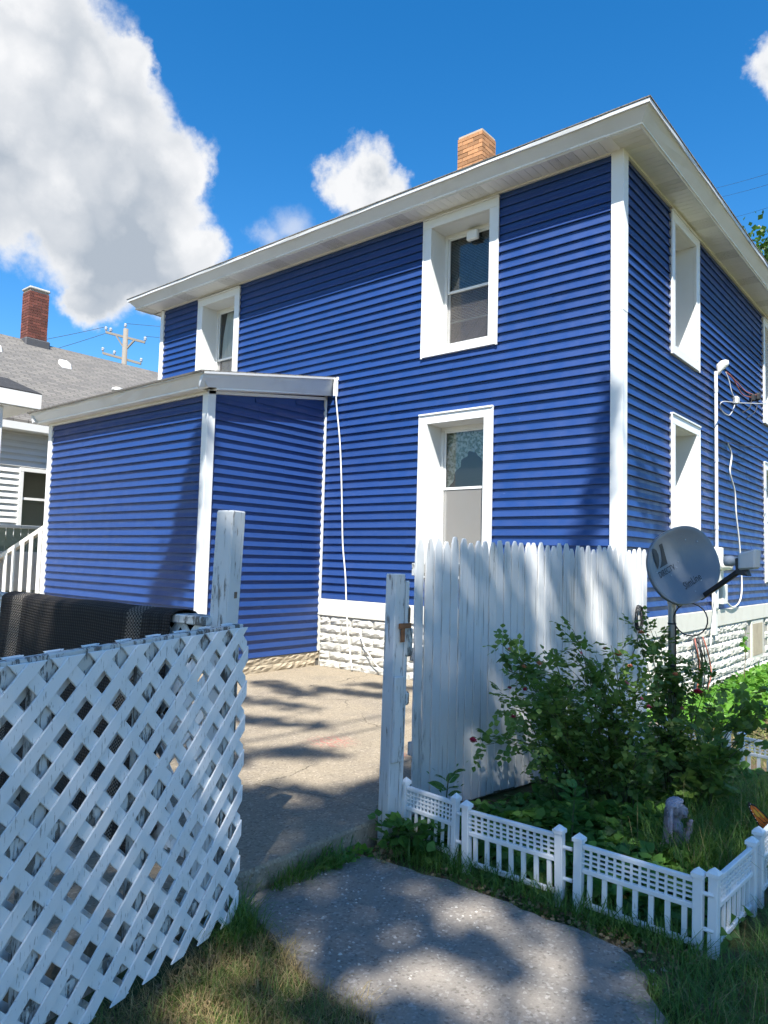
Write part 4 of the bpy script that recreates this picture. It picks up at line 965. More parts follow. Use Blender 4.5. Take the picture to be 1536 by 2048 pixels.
mb = MB(); mb.hexa([c_+hd*x+hs_*y+hu*z for x, y, z in ((.08, -.035, -.09), (.08, .035, -.09), (.0, .035, -.10), (.0, -.035, -.10), (.085, -.035, .02), (.085, .035, .02), (.05, .035, .02), (.05, -.035, .02))]); mb.build('receiver_clamp', 'plastic_black', sd, bevel=0.006)
MB().tube([c_+hd*0.07+hu*0.0, c_+hd*0.11, c_+hd*0.12, c_+hd*0.165], [0.028, 0.03, 0.038, 0.036], 14).build('feed_horn', 'plastic_grey', sd, smooth=True)
lp = [Vector((base.x+0.03, base.y-0.02, 1.28))] + [Vector((base.x+0.135+0.115*math.cos(t), base.y+0.0-0.02, 1.155+0.115*math.sin(t))) for t in [math.pi*0.75+2*math.pi*i/20 for i in range(26)]] + [Vector((base.x+0.032, base.y-0.02, 1.10)), Vector((base.x+0.03, base.y-0.03, 0.6))]
MB().tube(lp, 0.005, 6).build('cable_loop', 'plastic_black', sd, smooth=True)
for z in (1.11, 0.81, 0.62): MB().tube([(base.x, base.y, z), (base.x, base.y, z+0.012)], 0.030, 12).build('cable_tie', 'plastic_black', sd)

# ------------------------------------------------------------------ stockade fence
FA = Vector((0.085, -3.60)); fu = Vector((math.cos(R(80)), math.sin(R(80)))); fn = Vector((fu.y, -fu.x))   # fn faces the garden
fence = thing('stockade_fence', 'weathered white stockade fence of pointed pickets beside the rose bed', 'fence', (FA.x, FA.y, -0.1))
def picket_mesh(seed, mat, worn=False):
    rr = random.Random(seed); w = 0.0755*rr.uniform(0.97, 1.01); t = 0.017; h = rr.uniform(1.655, 1.69)
    tipw = rr.uniform(0.026, 0.034); sh = rr.uniform(0.085, 0.11)
    out = [(-w/2, -0.12), (w/2, -0.12)]
    nn = 8
    for i in range(1, nn): out.append((w/2+rr.uniform(-.0013, .0005)*(2.4 if worn else 1), -0.12+(h-sh+0.12)*i/nn))
    out += [(w/2-.001, h-sh), (w/2*0.80, h-sh*0.45), (tipw/2, h-0.006), (tipw/2-0.006, h), (-tipw/2+0.006, h), (-tipw/2, h-0.006), (-w/2*0.80, h-sh*0.45), (-w/2+.001, h-sh)]
    for i in range(nn-1, 0, -1): out.append((-w/2-rr.uniform(-.0013, .0005)*(3.0 if worn else 1), -0.12+(h-sh+0.12)*i/nn))
    mb = MB(); mb.extrude([(x, -t/2, z) for x, z in out], (0, t, 0))
    me = mb.mesh('picket', mat); bm = bmesh.new(); bm.from_mesh(me); bmesh.ops.recalc_face_normals(bm, faces=bm.faces)
    bmesh.ops.bevel(bm, geom=[e for e in bm.edges if len(e.link_faces) == 2 and abs(e.calc_face_angle(0)-math.pi/2) < 0.3 and abs(e.verts[0].co.y-e.verts[1].co.y) < 1e-6], offset=0.003, segments=1, affect='EDGES'); bm.to_mesh(me); bm.free()
    return me
pm = [picket_mesh(i, 'picket_paint') for i in range(6)] + [picket_mesh(50, 'picket_paint_worn', True), picket_mesh(51, 'picket_paint_worn', True)]
rr = random.Random(12)
for i in range(36):
    p = FA + fu*(i*0.0797); me = pm[6] if i == 0 else (pm[7] if i in (1, 9) else rr.choice(pm[:6]))
    inst('picket', me, fence, (p.x+rr.uniform(-.003, .003)*fn.x, p.y+rr.uniform(-.003, .003)*fn.y, rr.uniform(-.012, .012)), (R(rr.uniform(-.25, .25)), R(rr.uniform(-.25, .25)), R(80)+R(rr.uniform(-1.5, 1.5))))
for z in (0.25, 0.86, 1.42):
    a = FA - fu*0.034 - fn*0.012; b = FA + fu*2.84 - fn*0.012
    mb = MB(); bk = -fn*0.04
    mb.hexa([(a.x, a.y, z), (b.x, b.y, z), (b.x+bk.x, b.y+bk.y, z), (a.x+bk.x, a.y+bk.y, z), (a.x, a.y, z+0.085), (b.x, b.y, z+0.085), (b.x+bk.x, b.y+bk.y, z+0.085), (a.x+bk.x, a.y+bk.y, z+0.085)]); mb.build('rail', 'frame_paint', fence, bevel=0.004)
for s_ in (1.3, 2.72):
    p = FA + fu*s_ - fn*0.105; mb = MB(); mb.box((p.x-0.045, p.y-0.045, -0.2), (p.x+0.045, p.y+0.045, 1.55)); mb.build('post', 'post_paint', fence, bevel=0.006)
cw = FA + fu*2.66 + fn*0.03
cpts = [Vector((cw.x+fu.x*0.055*math.cos(t)*(1+0.15*math.sin(t*1.3)), cw.y+fu.y*0.055*math.cos(t)*(1+0.15*math.sin(t*1.3)), 1.06+0.105*math.sin(t)*(1+0.12*math.cos(t*0.7))))+Vector((fn.x, fn.y, 0))*0.012*math.sin(t*0.4) for t in [i*0.35 for i in range(110)]]
cpts += [Vector((cw.x+fn.x*0.02-0.03, cw.y-0.02, 0.85)), Vector((cw.x-0.05+fn.x*.02, cw.y-0.10, 0.72)), Vector((cw.x+0.08, cw.y-0.05, 0.55)), Vector((cw.x+0.3, cw.y-0.1, 0.42))]
tag(MB().tube(cpts, 0.0045, 5).build('cable_coil', 'plastic_black', smooth=True), 'black cable coil hung on the right end of the picket fence', 'cable')
# gate post at the fence end, with rotten latch block and hinge
gp = thing('gate_post', 'peeling white gate post with rusty latch beside the stockade fence', 'post', (0.25, -4.05, -0.14))
mb = MB(); c = Vector((0.225, -4.06)); ax = Vector((math.cos(R(84)), math.sin(R(84)))); ay = Vector((-ax.y, ax.x))
def gbox(a0, a1, b0, b1, z0, z1, lean=0.045, off=(0, 0)):
    q = []
    for z in (z0, z1):
        for a, b in ((a0, b0), (a1, b0), (a1, b1), (a0, b1)):
            p = c + ax*a + ay*b; q.append((p.x+lean*(z+0.14)/1.6+off[0], p.y+off[1]-0.03*(z+0.14)/1.6, z))
    return q
mb.hexa(gbox(-0.042, 0.042, -0.045, 0.042, -0.16, 1.44)); mb.build('post_shaft', 'post_paint', gp, bevel=0.006)
MB().hexa(gbox(0.044, 0.075, -0.05, -0.01, 0.02, 1.40)).build('side_batten', 'post_paint', gp, bevel=0.006)
MB().hexa(gbox(-0.040, 0.040, -0.064, -0.047, 0.34, 0.84)).build('patch_board', 'post_paint', gp, bevel=0.005)
MB().hexa(gbox(0.05, 0.11, -0.06, 0.03, 0.95, 1.12)).build('latch_block', 'frame_paint', gp, bevel=0.01)
MB().hexa(gbox(0.05, 0.10, -0.05, 0.02, 1.14, 1.25)).build('rotten_block', 'rotten_wood', gp, bevel=0.014)
MB().hexa(gbox(0.05, 0.11, -0.05, 0.03, 0.66, 0.74)).build('latch_block', 'frame_paint', gp, bevel=0.012)
MB().hexa(gbox(-0.02, 0.08, -0.066, -0.058, 1.12, 1.15)).build('latch', 'rust', gp); MB().hexa(gbox(0.0, 0.03, -0.064, -0.056, 1.04, 1.13)).build('latch', 'rust', gp)

# ------------------------------------------------------------------ lattice gate
GA = Vector((0.387, -5.350)); gu = Vector((0.249, -0.9685)).normalized(); gn = Vector((-gu.y, gu.x))       # gn faces the viewer
gn = gn if gn.dot(Vector((CP.x-GA.x, CP.y-GA.y))) > 0 else -gn
gate = thing('lattice_gate', 'white diagonal lattice gate in the left foreground, double sided on a peeling frame', 'gate', (0.5, -5.8, -0.14))
def G(a, z, n): p = GA + gu*a + gn*n; return (p.x, p.y, z-0.027*max(a, 0)*(z+0.09)/1.29)
def clip_poly(poly, a0, a1, z0, z1):
    def cl(pts, f, inter):
        out = []
        for i in range(len(pts)):
            p, q = pts[i], pts[(i+1) % len(pts)]
            if f(p): out.append(p)
            if f(p) != f(q): out.append(inter(p, q))
        return out
    def mkx(x): return lambda p, q: (x, p[1]+(q[1]-p[1])*(x-p[0])/(q[0]-p[0]))
    def mkz(z): return lambda p, q: (p[0]+(q[0]-p[0])*(z-p[1])/(q[1]-p[1]), z)
    for f, it in ((lambda p: p[0] >= a0, mkx(a0)), (lambda p: p[0] <= a1, mkx(a1)), (lambda p: p[1] >= z0, mkz(z0)), (lambda p: p[1] <= z1, mkz(z1))):
        if not poly: return poly
        poly = cl(poly, f, it)
    return poly
def lattice(parent, fn_, a0, a1, z0, z1, pitch, wid, off1, off2, n_front, n_mid, n_back, mat, seed, rj=0.0):
    rr = random.Random(seed); hw = wid*math.sqrt(2)/2
    for sgn, off, na, nb in ((1, off1, n_mid, n_front), (-1, off2, n_back, n_mid)):
        lo = z0-(a1 if sgn < 0 else -a0); hi = z1+(a1 if sgn > 0 else -a0)
        lo, hi = min(z0+sgn*a0, z0+sgn*a1)-0.1, max(z1+sgn*a0, z1+sgn*a1)+0.1
        k = math.floor((lo-off)/pitch)
        while off+k*pitch < hi:
            c_ = off+k*pitch+rr.uniform(-rj, rj); k += 1
            poly = [(a0-1, c_-hw-sgn*(a0-1)), (a1+1, c_-hw-sgn*(a1+1)), (a1+1, c_+hw-sgn*(a1+1)), (a0-1, c_+hw-sgn*(a0-1))]
            poly = clip_poly(poly, a0, a1, z0, z1)
            if len(poly) < 3: continue
            ar = abs(sum(poly[i][0]*poly[(i+1) % len(poly)][1]-poly[(i+1) % len(poly)][0]*poly[i][1] for i in range(len(poly))))/2
            if ar < 0.0006: continue
            e = rr.uniform(-.0012, .0012)
            f0 = [fn_(a, z, na+e) for a, z in poly]; v = Vector(fn_(0, 0, nb+e))-Vector(fn_(0, 0, na+e))
            MB().extrude(f0, v).build('lattice_strip', mat, parent, bevel=0.0016)
lattice(gate, G, -0.065, 1.62, -0.085, 1.198, 0.1545, 0.0495, 1.165+0.004, 1.165-0.004, 0.0085, 0.0, -0.0085, 'lattice_paint', 1, 0.002)
lattice(gate, G, -0.065, 1.62, -0.085, 1.215, 0.1545, 0.0495, 1.165+0.06, 1.165+0.035, -0.052, -0.060, -0.068, 'lattice_paint', 2, 0.002)
def gbar(a0, a1, z0, z1, n0, n1, name, mat='frame_paint', bv=0.004):
    MB().hexa([G(a0, z0, n0), G(a1, z0, n0), G(a1, z0, n1), G(a0, z0, n1), G(a0, z1, n0), G(a1, z1, n0), G(a1, z1, n1), G(a0, z1, n1)]).build(name, mat, gate, bevel=bv)
gbar(-0.05, 1.62, 1.122, 1.212, -0.049, -0.011, 'rail'); gbar(-0.02, 1.62, 0.0, 0.09, -0.049, -0.011, 'rail'); gbar(-0.02, 1.62, 0.58, 0.645, -0.048, -0.012, 'rail')
gbar(-0.022, 0.062, -0.06, 1.121, -0.049, -0.0105, 'stile'); gbar(0.50, 0.585, 0.091, 1.121, -0.047, -0.012, 'stile'); gbar(0.97, 1.05, 0.091, 1.121, -0.047, -0.012, 'stile')
# tall post behind the gate
tp = thing('tall_post', 'tall peeling white square post behind the lattice gate', 'post', (0.26, -5.24, -0.1))
pc_ = Vector((0.155, -5.302)); pa = gu; pb = gn
def tpost(a0, a1, b0, b1, z0, z1, lx=0.045):
    q = []
    for z in (z0, z1):
        for a, b in ((a0, b0), (a1, b0), (a1, b1), (a0, b1)):
            p = pc_ + pa*a + pb*b; q.append((p.x+lx*(z/1.7), p.y+0.03*(z/1.7), z))
    return q
MB().hexa(tpost(-0.05, 0.05, -0.05, 0.05, -0.05, 1.735)).build('post_shaft', 'post_paint', tp, bevel=0.007)
MB().hexa(tpost(-0.068, -0.051, -0.045, 0.03, 1.36, 1.49)).build('batten', 'post_paint', tp, bevel=0.004)
MB().hexa(tpost(-0.02, 0.0, 0.0495, 0.052, 1.32, 1.35)).build('hasp_slot', 'rotten_wood', tp)

# ------------------------------------------------------------------ patio rail with lattice, and the rug on it
pf = thing('patio_railing', 'low white lattice railing carrying the dark rug across the patio', 'railing', (-1.0, -5.33, 0))
def Pm(a, z, n): return (0.16-a, -5.345-n*1.0, z)
MB().box((-3.2, -5.385, 1.19), (0.17, -5.275, 1.232)).build('top_rail', 'frame_paint', pf, bevel=0.005)
MB().box((-3.2, -5.35, 0.10), (0.17, -5.31, 0.19)).build('bottom_rail', 'frame_paint', pf, bevel=0.004)
lattice(pf, lambda a, z, n: (0.16-a, -5.345-n, z), 0.0, 3.3, 0.12, 1.19, 0.1545, 0.042, 0.02, 0.05, 0.012, 0.004, -0.004, 'lattice_paint', 5)
for x in (-1.2, -2.75): MB().box((x-0.045, -5.34, 0.0), (x+0.045, -5.25, 1.19)).build('post', 'post_paint', pf, bevel=0.005)
def rug():
    mb = MB(); x0, x1 = -1.93, -0.05; nx = 48; prof = []
    # profile: hangs in front (towards the viewer), over the rail, down the back
    for t in np.linspace(0, 1, 30): prof.append((-5.415-0.045*(1-t)**1.5, 0.06+(1.22-0.06)*t))
    for t in np.linspace(0.1, 0.9, 5): prof.append((-5.415+0.16*t, 1.222+0.028*math.sin(math.pi*t)**0.6))
    for t in np.linspace(0, 1, 14): prof.append((-5.255+0.02*t, 1.22-0.55*t))
    vs = []; fs = []; uv = []; L = 0; acc = [0]
    for i in range(1, len(prof)): L += math.dist(prof[i], prof[i-1]); acc.append(L)
    k = len(prof)
    for i in range(nx+1):
        q = i/nx; x = x0+(x1-x0)*q
        for j, (y, z) in enumerate(prof):
            hang = max(0, (1.2-z)/1.1)
            skew = -0.10*hang
            wv = 0.022*hang*math.sin(q*9+hang*1.5)+0.012*hang*math.sin(q*23)
            sag = -0.012*math.sin(q*math.pi)+0.006*math.sin(q*14)
            vs.append((x+skew+0.06*hang*(q-0.5)*0, y-(wv if y < -5.33 else -wv), z+(sag if hang > 0.01 or True else 0)*(1 if z < 1.22 else 0.3))); uv.append((q*(x1-x0), acc[j]))
    for i in range(nx):
        for j in range(k-1): fs.append((i*k+j, (i+1)*k+j, (i+1)*k+j+1, i*k+j+1))
    mb.add(vs, fs); o = mb.build('rug', 'woven_rug', smooth=True); tag(o, 'dark woven outdoor rug draped over the railing behind the lattice gate', 'rug')
    u = o.data.uv_layers.new(name='UVMap')
    for lp in o.data.loops: u.data[lp.index].uv = uv[lp.vertex_index]
    md = o.modifiers.new('thick', 'SOLIDIFY'); md.thickness = 0.006; md.offset = 0
rug()

# ------------------------------------------------------------------ neighbour house
nb = thing('neighbor_house', 'white sided neighbour house with grey shingle roof and red brick chimney', 'house', (-15, 2, 0))
NX = -12.0
mapN = lambda s, n, z: (NX+n, s, z)
nwin = (-1.05, -0.20, 1.95, 3.20)
nw = wall(mapN, -6.0, 9.0, -0.2, 4.2, [inner(nwin, 0.06)], parent=nb)
side_wall(mapN, -6.0, 9.0, 0.55, 28, [grow(nwin, 0.01)], nw, mat='siding_white', seed=3, co=0.127)
mb = MB(); mb.box((NX-7.9, -5.9, -0.2), (NX-7.8, 8.9, 4.2)); mb.build('wall', 'siding_white', nb)
def small_window(mp, o, parent):
    s0, s1, z0, z1 = o; w = 0.08; mb = MB()
    mb.box((s0, -.001, z0+w), (s0+w, 0.04, z1-w), mp); mb.box((s1-w, -.001, z0+w), (s1, 0.04, z1-w), mp); mb.box((s0, -.001, z1-w), (s1, .042, z1), mp); mb.box((s0, -.001, z0), (s1, .042, z0+w), mp)
    wo_ = mb.build('window', 'vinyl_white', parent, bevel=0.003); zm = (z0+z1)/2
    mb = MB(); mb.box((s0+w, -0.03, zm-0.025), (s1-w, 0.012, zm+0.025), mp); mb.build('meeting_rail', 'vinyl_white', wo_)
    for za, zb in ((z0+w, zm-0.025), (zm+0.025, z1-w)):
        mb = MB(); mb.add([mp(s0+w, -0.012, za), mp(s1-w, -0.012, za), mp(s1-w, -0.012, zb), mp(s0+w, -0.012, zb)], [(0, 1, 2, 3)]); mb.build('pane', 'glass', wo_)
small_window(mapN, nwin, nb)
RX = -16.0; rz0, rz1 = 4.12, 6.96
mb = MB(); ex = NX+0.30; sl_ = (rz1-rz0)/(ex-RX)
mb.add([(ex, -6.5, rz0), (ex, 9.5, rz0), (RX, 9.5, rz1), (RX, -6.5, rz1), (RX-4.4, -6.5, rz0), (RX-4.4, 9.5, rz0), (ex, -6.5, rz0-.05), (ex, 9.5, rz0-.05), (RX-4.4, -6.5, rz0-.05), (RX-4.4, 9.5, rz0-.05)],
       [(0, 1, 2, 3), (3, 2, 5, 4), (0, 6, 7, 1), (4, 5, 9, 8), (6, 8, 9, 7), (0, 3, 4, 8, 6), (1, 7, 9, 5, 2)])
nr_ = mb.build('roof', 'shingle_grey', nb); uv_planar(nr_, lambda c: (c.y*1.0, c.x*1.55))
MB().box((ex-0.03, -6.5, rz0-0.20), (ex+0.01, 9.5, rz0-0.055)).build('fascia', 'vinyl_white', nb)
MB().box((NX, -6.4, rz0-0.21), (ex-0.03, 9.4, rz0-0.195)).build('soffit', 'soffit_white', nb)
chimney(nb, -16.0, 0.82, 6.5, 8.28, 0.42, 0.50, 'brick_red', 0.0, cap='concrete_cap')
MB().box((-16.30, 0.50, 6.45), (-15.72, 1.14, 6.98)).build('flashing', 'lead_flashing', nb, bevel=0.03)
def roof_z(x): return rz0+(ex-x)*sl_
for (x, y, s_) in ((-14.9, 1.15, 0.14), (-15.0, -0.5, 0.14)):
    z = roof_z(x); mb = MB(); mb.hexa([(x-s_, y-s_, z), (x+s_, y-s_, z-0.12), (x+s_, y+s_, z-0.12), (x-s_, y+s_, z), (x-s_*.7, y-s_*.8, z+0.17), (x+s_*.8, y-s_*.8, z+0.05), (x+s_*.8, y+s_*.8, z+0.05), (x-s_*.7, y+s_*.8, z+0.17)]); mb.build('roof_vent', 'vinyl_white', nb, bevel=0.02)
z = roof_z(-13.0); MB().tube([(-13.0, 1.55, z-0.1), (-13.0, 1.55, z+0.42)], 0.09, 12).build('vent_pipe', 'vinyl_white', nb)
MB().lathe([(0.10, 0.40), (0.15, 0.44), (0.12, 0.50), (0.03, 0.52)], (-13.0, 1.55, z), 12).build('vent_cap', 'vent_metal', nb)
# porch at the left edge
def at(px, py, t):
    d = f_ + r2*0; d = f_ + r2*((px-768)/1444.1) - u2*((py-1024)/1444.1); return CP + d*t
mb = MB(); pz = 4.17; ye = -1.90
mb.hexa([(-10.75, -6.0, pz), (-9.32, -6.0, pz), (-9.32, ye, pz), (-10.75, ye, pz), (-10.75, -6.0, pz+0.5), (-9.32, -6.0, pz+0.02), (-9.32, ye, pz+0.02), (-10.75, ye, pz+0.5)])
pr = mb.build('porch_roof', 'shingle_dark', nb); uv_planar(pr, lambda c: (c.y, c.x))
MB().box((-9.36, -6.0, pz-0.25), (-9.32, ye, pz-0.002)).build('porch_fascia', 'vinyl_white', nb); MB().box((-10.75, ye-0.04, pz-0.252), (-9.36, ye, pz-0.003)).build('porch_fascia', 'vinyl_white', nb)
MB().box((-10.7, -5.9, pz-0.27), (-9.37, ye-0.05, pz-0.252)).build('porch_soffit', 'soffit_white', nb)
MB().box((-9.60, -2.56, 0.0), (-9.48, -2.44, pz-0.27)).build('porch_post', 'vinyl_white', nb, bevel=0.01)
# green deck railing under the neighbour's window
dr = thing('deck_railing', 'old green painted deck railing below the neighbour window', 'railing', (-10.9, -1.4, 0))
MB().box((-10.98, -5.2, 1.93), (-10.84, -0.3, 1.99)).build('top_rail', 'deck_paint', dr, bevel=0.008); MB().box((-10.95, -5.2, 1.60), (-10.87, -0.3, 1.70)).build('mid_rail', 'green_paint', dr); MB().box((-10.95, -5.2, 0.80), (-10.87, -0.3, 0.92)).build('bottom_rail', 'green_paint', dr)
sm_ = MB().box((0, 0, 0), (0.025, 0.115, 1.02)).mesh('slat', 'green_paint'); sm2 = MB().box((0, 0, 0), (0.025, 0.115, 0.24)).mesh('slat', 'green_paint'); sm3 = MB().box((0, 0, 0), (0.025, 0.12, 0.72)).mesh('slat', 'deck_paint')
for i in range(16):
    y = -2.5+i*0.135
    inst('slat', sm2, dr, (-10.90, y, 1.70)); inst('slat', sm_, dr, (-10.93, y, 0.75)); inst('slat', sm3, dr, (-10.865, y+0.03, 0.78))
# white stair handrail at the left end of the addition
sr = thing('stair_railing', 'white wooden stair handrail at the left end of the blue addition', 'railing', (-9.6, -1.85, 0))
ys = -1.85
mb = MB(); mb.hexa([(-11.4, ys-.04, 1.12), (-8.56, ys-.04, 2.01), (-8.56, ys+.04, 2.01), (-11.4, ys+.04, 1.12), (-11.4, ys-.045, 1.20), (-8.56, ys-.045, 2.09), (-8.56, ys+.045, 2.09), (-11.4, ys+.045, 1.20)]); mb.build('handrail', 'deck_paint', sr, bevel=0.006)
for i, x in enumerate((-11.0, -10.68, -10.36, -10.04, -9.72, -9.40, -9.08, -8.76)):
    zt = 1.12+(x+11.4)*0.3134; MB().hexa([(x-.06, ys-.055, 0.05), (x+.06, ys-.055, 0.05), (x+.06, ys-.042, 0.05), (x-.06, ys-.042, 0.05), (x-.06, ys-.055, zt-0.02), (x+.06, ys-.055, zt+.03), (x+.06, ys-.042, zt+.03), (x-.06, ys-.042, zt-.02)]).build('baluster', 'deck_paint', sr)
# ------------------------------------------------------------------ utility pole and wires
up = thing('utility_pole', 'wooden utility pole with two crossarms beyond the neighbour roof', 'utility pole', (-31.6, 12.33, 0))
MB().tube([(-31.75, 12.38, -0.2), (-31.55, 12.31, 13.3)], [0.20, 0.13], 10).build('pole', 'pole_wood', up, smooth=True)
def arm(p, q, name='crossarm'):
    p, q = Vector(p), Vector(q); d = (q-p).normalized(); s_ = d.cross(Vector((0, 0, 1))).normalized()*0.05; u = Vector((0, 0, 0.06))
    MB().hexa([p-s_-u, p+s_-u, q+s_-u, q-s_-u, p-s_+u, p+s_+u, q+s_+u, q-s_+u]).build(name, 'pole_wood', up)
a1, a2 = Vector((-32.36, 11.64, 13.1)), Vector((-30.80, 13.0, 12.62)); arm(a1, a2)
b1, b2 = Vector((-32.5, 11.6, 12.0)), Vector((-31.0, 12.95, 11.5)); arm(b1, b2)
for p in (a1, a1+(a2-a1)*.12, a2, b1, b1+(b2-b1)*.3, b2, Vector((-31.6, 12.3, 13.3))):
    MB().lathe([(0.03, 0.0), (0.03, 0.08), (0.075, 0.09), (0.07, 0.17), (0.085, 0.18), (0.05, 0.26)], (p.x, p.y, p.z+0.04), 8).build('insulator', 'insulator', up)
arm((-31.95, 11.99, 12.95), (-31.58, 12.32, 12.2), 'brace'); arm((-31.2, 12.65, 12.75), (-31.55, 12.35, 12.2), 'brace')
def sagwire(a, b, sag, r, label):
    a, b = Vector(a), Vector(b); pts = [a+(b-a)*t+Vector((0, 0, -4*sag*t*(1-t))) for t in np.linspace(0, 1, 16)]
    tag(MB().tube(pts, r, 4).build('overhead_wire', 'wire', smooth=True), label, 'wire', 'overhead wires')
sagwire((-32.36, 11.64, 13.4), (-46, 2, 11.5), 0.5, 0.012, 'thin overhead wire leaving the left end of the upper crossarm')
sagwire((-32.1, 11.9, 13.2), (-46, 3.5, 10.2), 0.5, 0.012, 'thin overhead wire dropping left behind the neighbour roof')
sagwire((-30.8, 13.0, 12.95), (-12, 34, 14.6), 0.6, 0.012, 'thin overhead wire leaving the right end of the upper crossarm')
sagwire((-31.6, 12.3, 13.6), (-14, 36, 16.2), 0.6, 0.012, 'thin overhead wire leaving the top of the utility pole')
for i, (pa_, pb_, lb_) in enumerate((((1560, 340), (1330, 395), 'uppermost thin wire crossing the sky at the right edge'), ((1560, 362), (1340, 412), 'middle thin wire crossing the sky at the right edge'), ((1560, 407), (1400, 446), 'lowest thin wire crossing the sky at the right edge'))):
    sagwire(at(*pa_, 20+i), at(*pb_, 31+i), 0.10, 0.0055, lb_)

# ------------------------------------------------------------------ plastic garden edging
def edging_panel(L=0.55, Hh=0.35):
    root = bpy.data.objects.new('edging_panel', None); root.empty_display_size = 0.05; link(root)
    pw = 0.042
    for x in (0, L):
        mb = MB(); mb.box((x-pw/2, -pw/2, -0.05), (x+pw/2, pw/2, Hh-0.035)); p = mb.build('post', 'edging_plastic', None, bevel=0.003); p.parent = root
        mb = MB(); q = pw/2+0.006; mb.box((x-q, -q, Hh-0.035), (x+q, q, Hh-0.018)); t = Hh-0.018
        mb.add([(x-q+.001, -q+.001, t), (x+q-.001, -q+.001, t), (x+q-.001, q-.001, t), (x-q+.001, q-.001, t), (x, 0, Hh+0.006)], [(0, 1, 4), (1, 2, 4), (2, 3, 4), (3, 0, 4)])
        c = mb.build('cap', 'edging_plastic', None); c.parent = p
    a, b = pw/2, L-pw/2
    for z0, z1, d in ((Hh-0.065, Hh-0.043, 0.012), (Hh-0.178, Hh-0.155, 0.012), (0.015, 0.04, 0.010)):
        mb = MB(); mb.box((a, -d, z0), (b, d, z1)); r = mb.build('rail', 'edging_plastic', None, bevel=0.003); r.parent = root
    mb = MB(); n = 13
    for i in range(1, n):
        x = a+(b-a)*i/n; mb.box((x-0.0055, -0.005, Hh-0.155), (x+0.0055, 0.005, Hh-0.065))
    for k in range(1, 4):
        z = Hh-0.155+0.09*k/4; mb.box((a, -0.0042, z-0.0042), (b, 0.0042, z+0.0042))
    g = mb.build('lattice_insert', 'edging_plastic', None); g.parent = root; g['kind'] = 'stuff'
    pk = MB().box((-0.0115, -0.006, 0.04), (0.0115, 0.006, Hh-0.178)).mesh('picket', 'edging_plastic')
    for i in range(7):
        x = a+(b-a)*(i+0.5)/7; o = bpy.data.objects.new('picket', pk); link(o); o.location = (x, 0, 0); o.parent = root
    for z in (Hh-0.10, 0.10):
        mb = MB(); mb.tube([(L+pw/2-0.002, 0, z), (L+pw/2+0.045, 0, z)], 0.010, 8); o = mb.build('connector', 'edging_plastic', None); o.parent = root
    return root
def copy_tree(o, parent=None):
    c = o.copy(); link(c); c.parent = parent
    for ch in list(o.children): copy_tree(ch, c)
    return c
proto = edging_panel()
spots = [((1.42, -4.055), (1.97, -4.045), -0.13, 'white plastic edging panel by the path, next to the corner', 0),
         ((0.775, -4.045), (1.33, -4.05), -0.125, 'white plastic edging panel by the path, second from the corner', 0),
         ((0.30, -3.99), (0.69, -4.03), -0.115, 'white plastic edging panel by the path, half buried in weeds beside the gate post', 0),
         ((2.03, -4.03), (2.055, -3.46), -0.13, 'white plastic edging panel seen edge on, running back from the front corner', 0),
         ((2.06, -3.36), (2.07, -2.80), -0.12, 'white plastic edging panel below the orange butterfly, second on the right side', 0),
         ((1.33, -1.06), (0.80, -0.95), -0.12, 'white plastic edging panel half hidden behind the roses at the back of the bed', 0),
         ((1.98, -1.16), (1.43, -1.09), -0.12, 'white plastic edging panel at the back of the bed, at the right edge', 0)]
for i, (a, b, z, lb, _) in enumerate(spots):
    o = proto if i == 0 else copy_tree(proto)
    o.location = (a[0], a[1], z); o.rotation_euler = (R(random.uniform(-3, 3)), R(random.uniform(-1, 1)), math.atan2(b[1]-a[1], b[0]-a[0]))
    if i == 2: o.scale = (0.70, 1, 1)
    tag(o, lb, 'garden edging', 'white plastic garden edging panels')

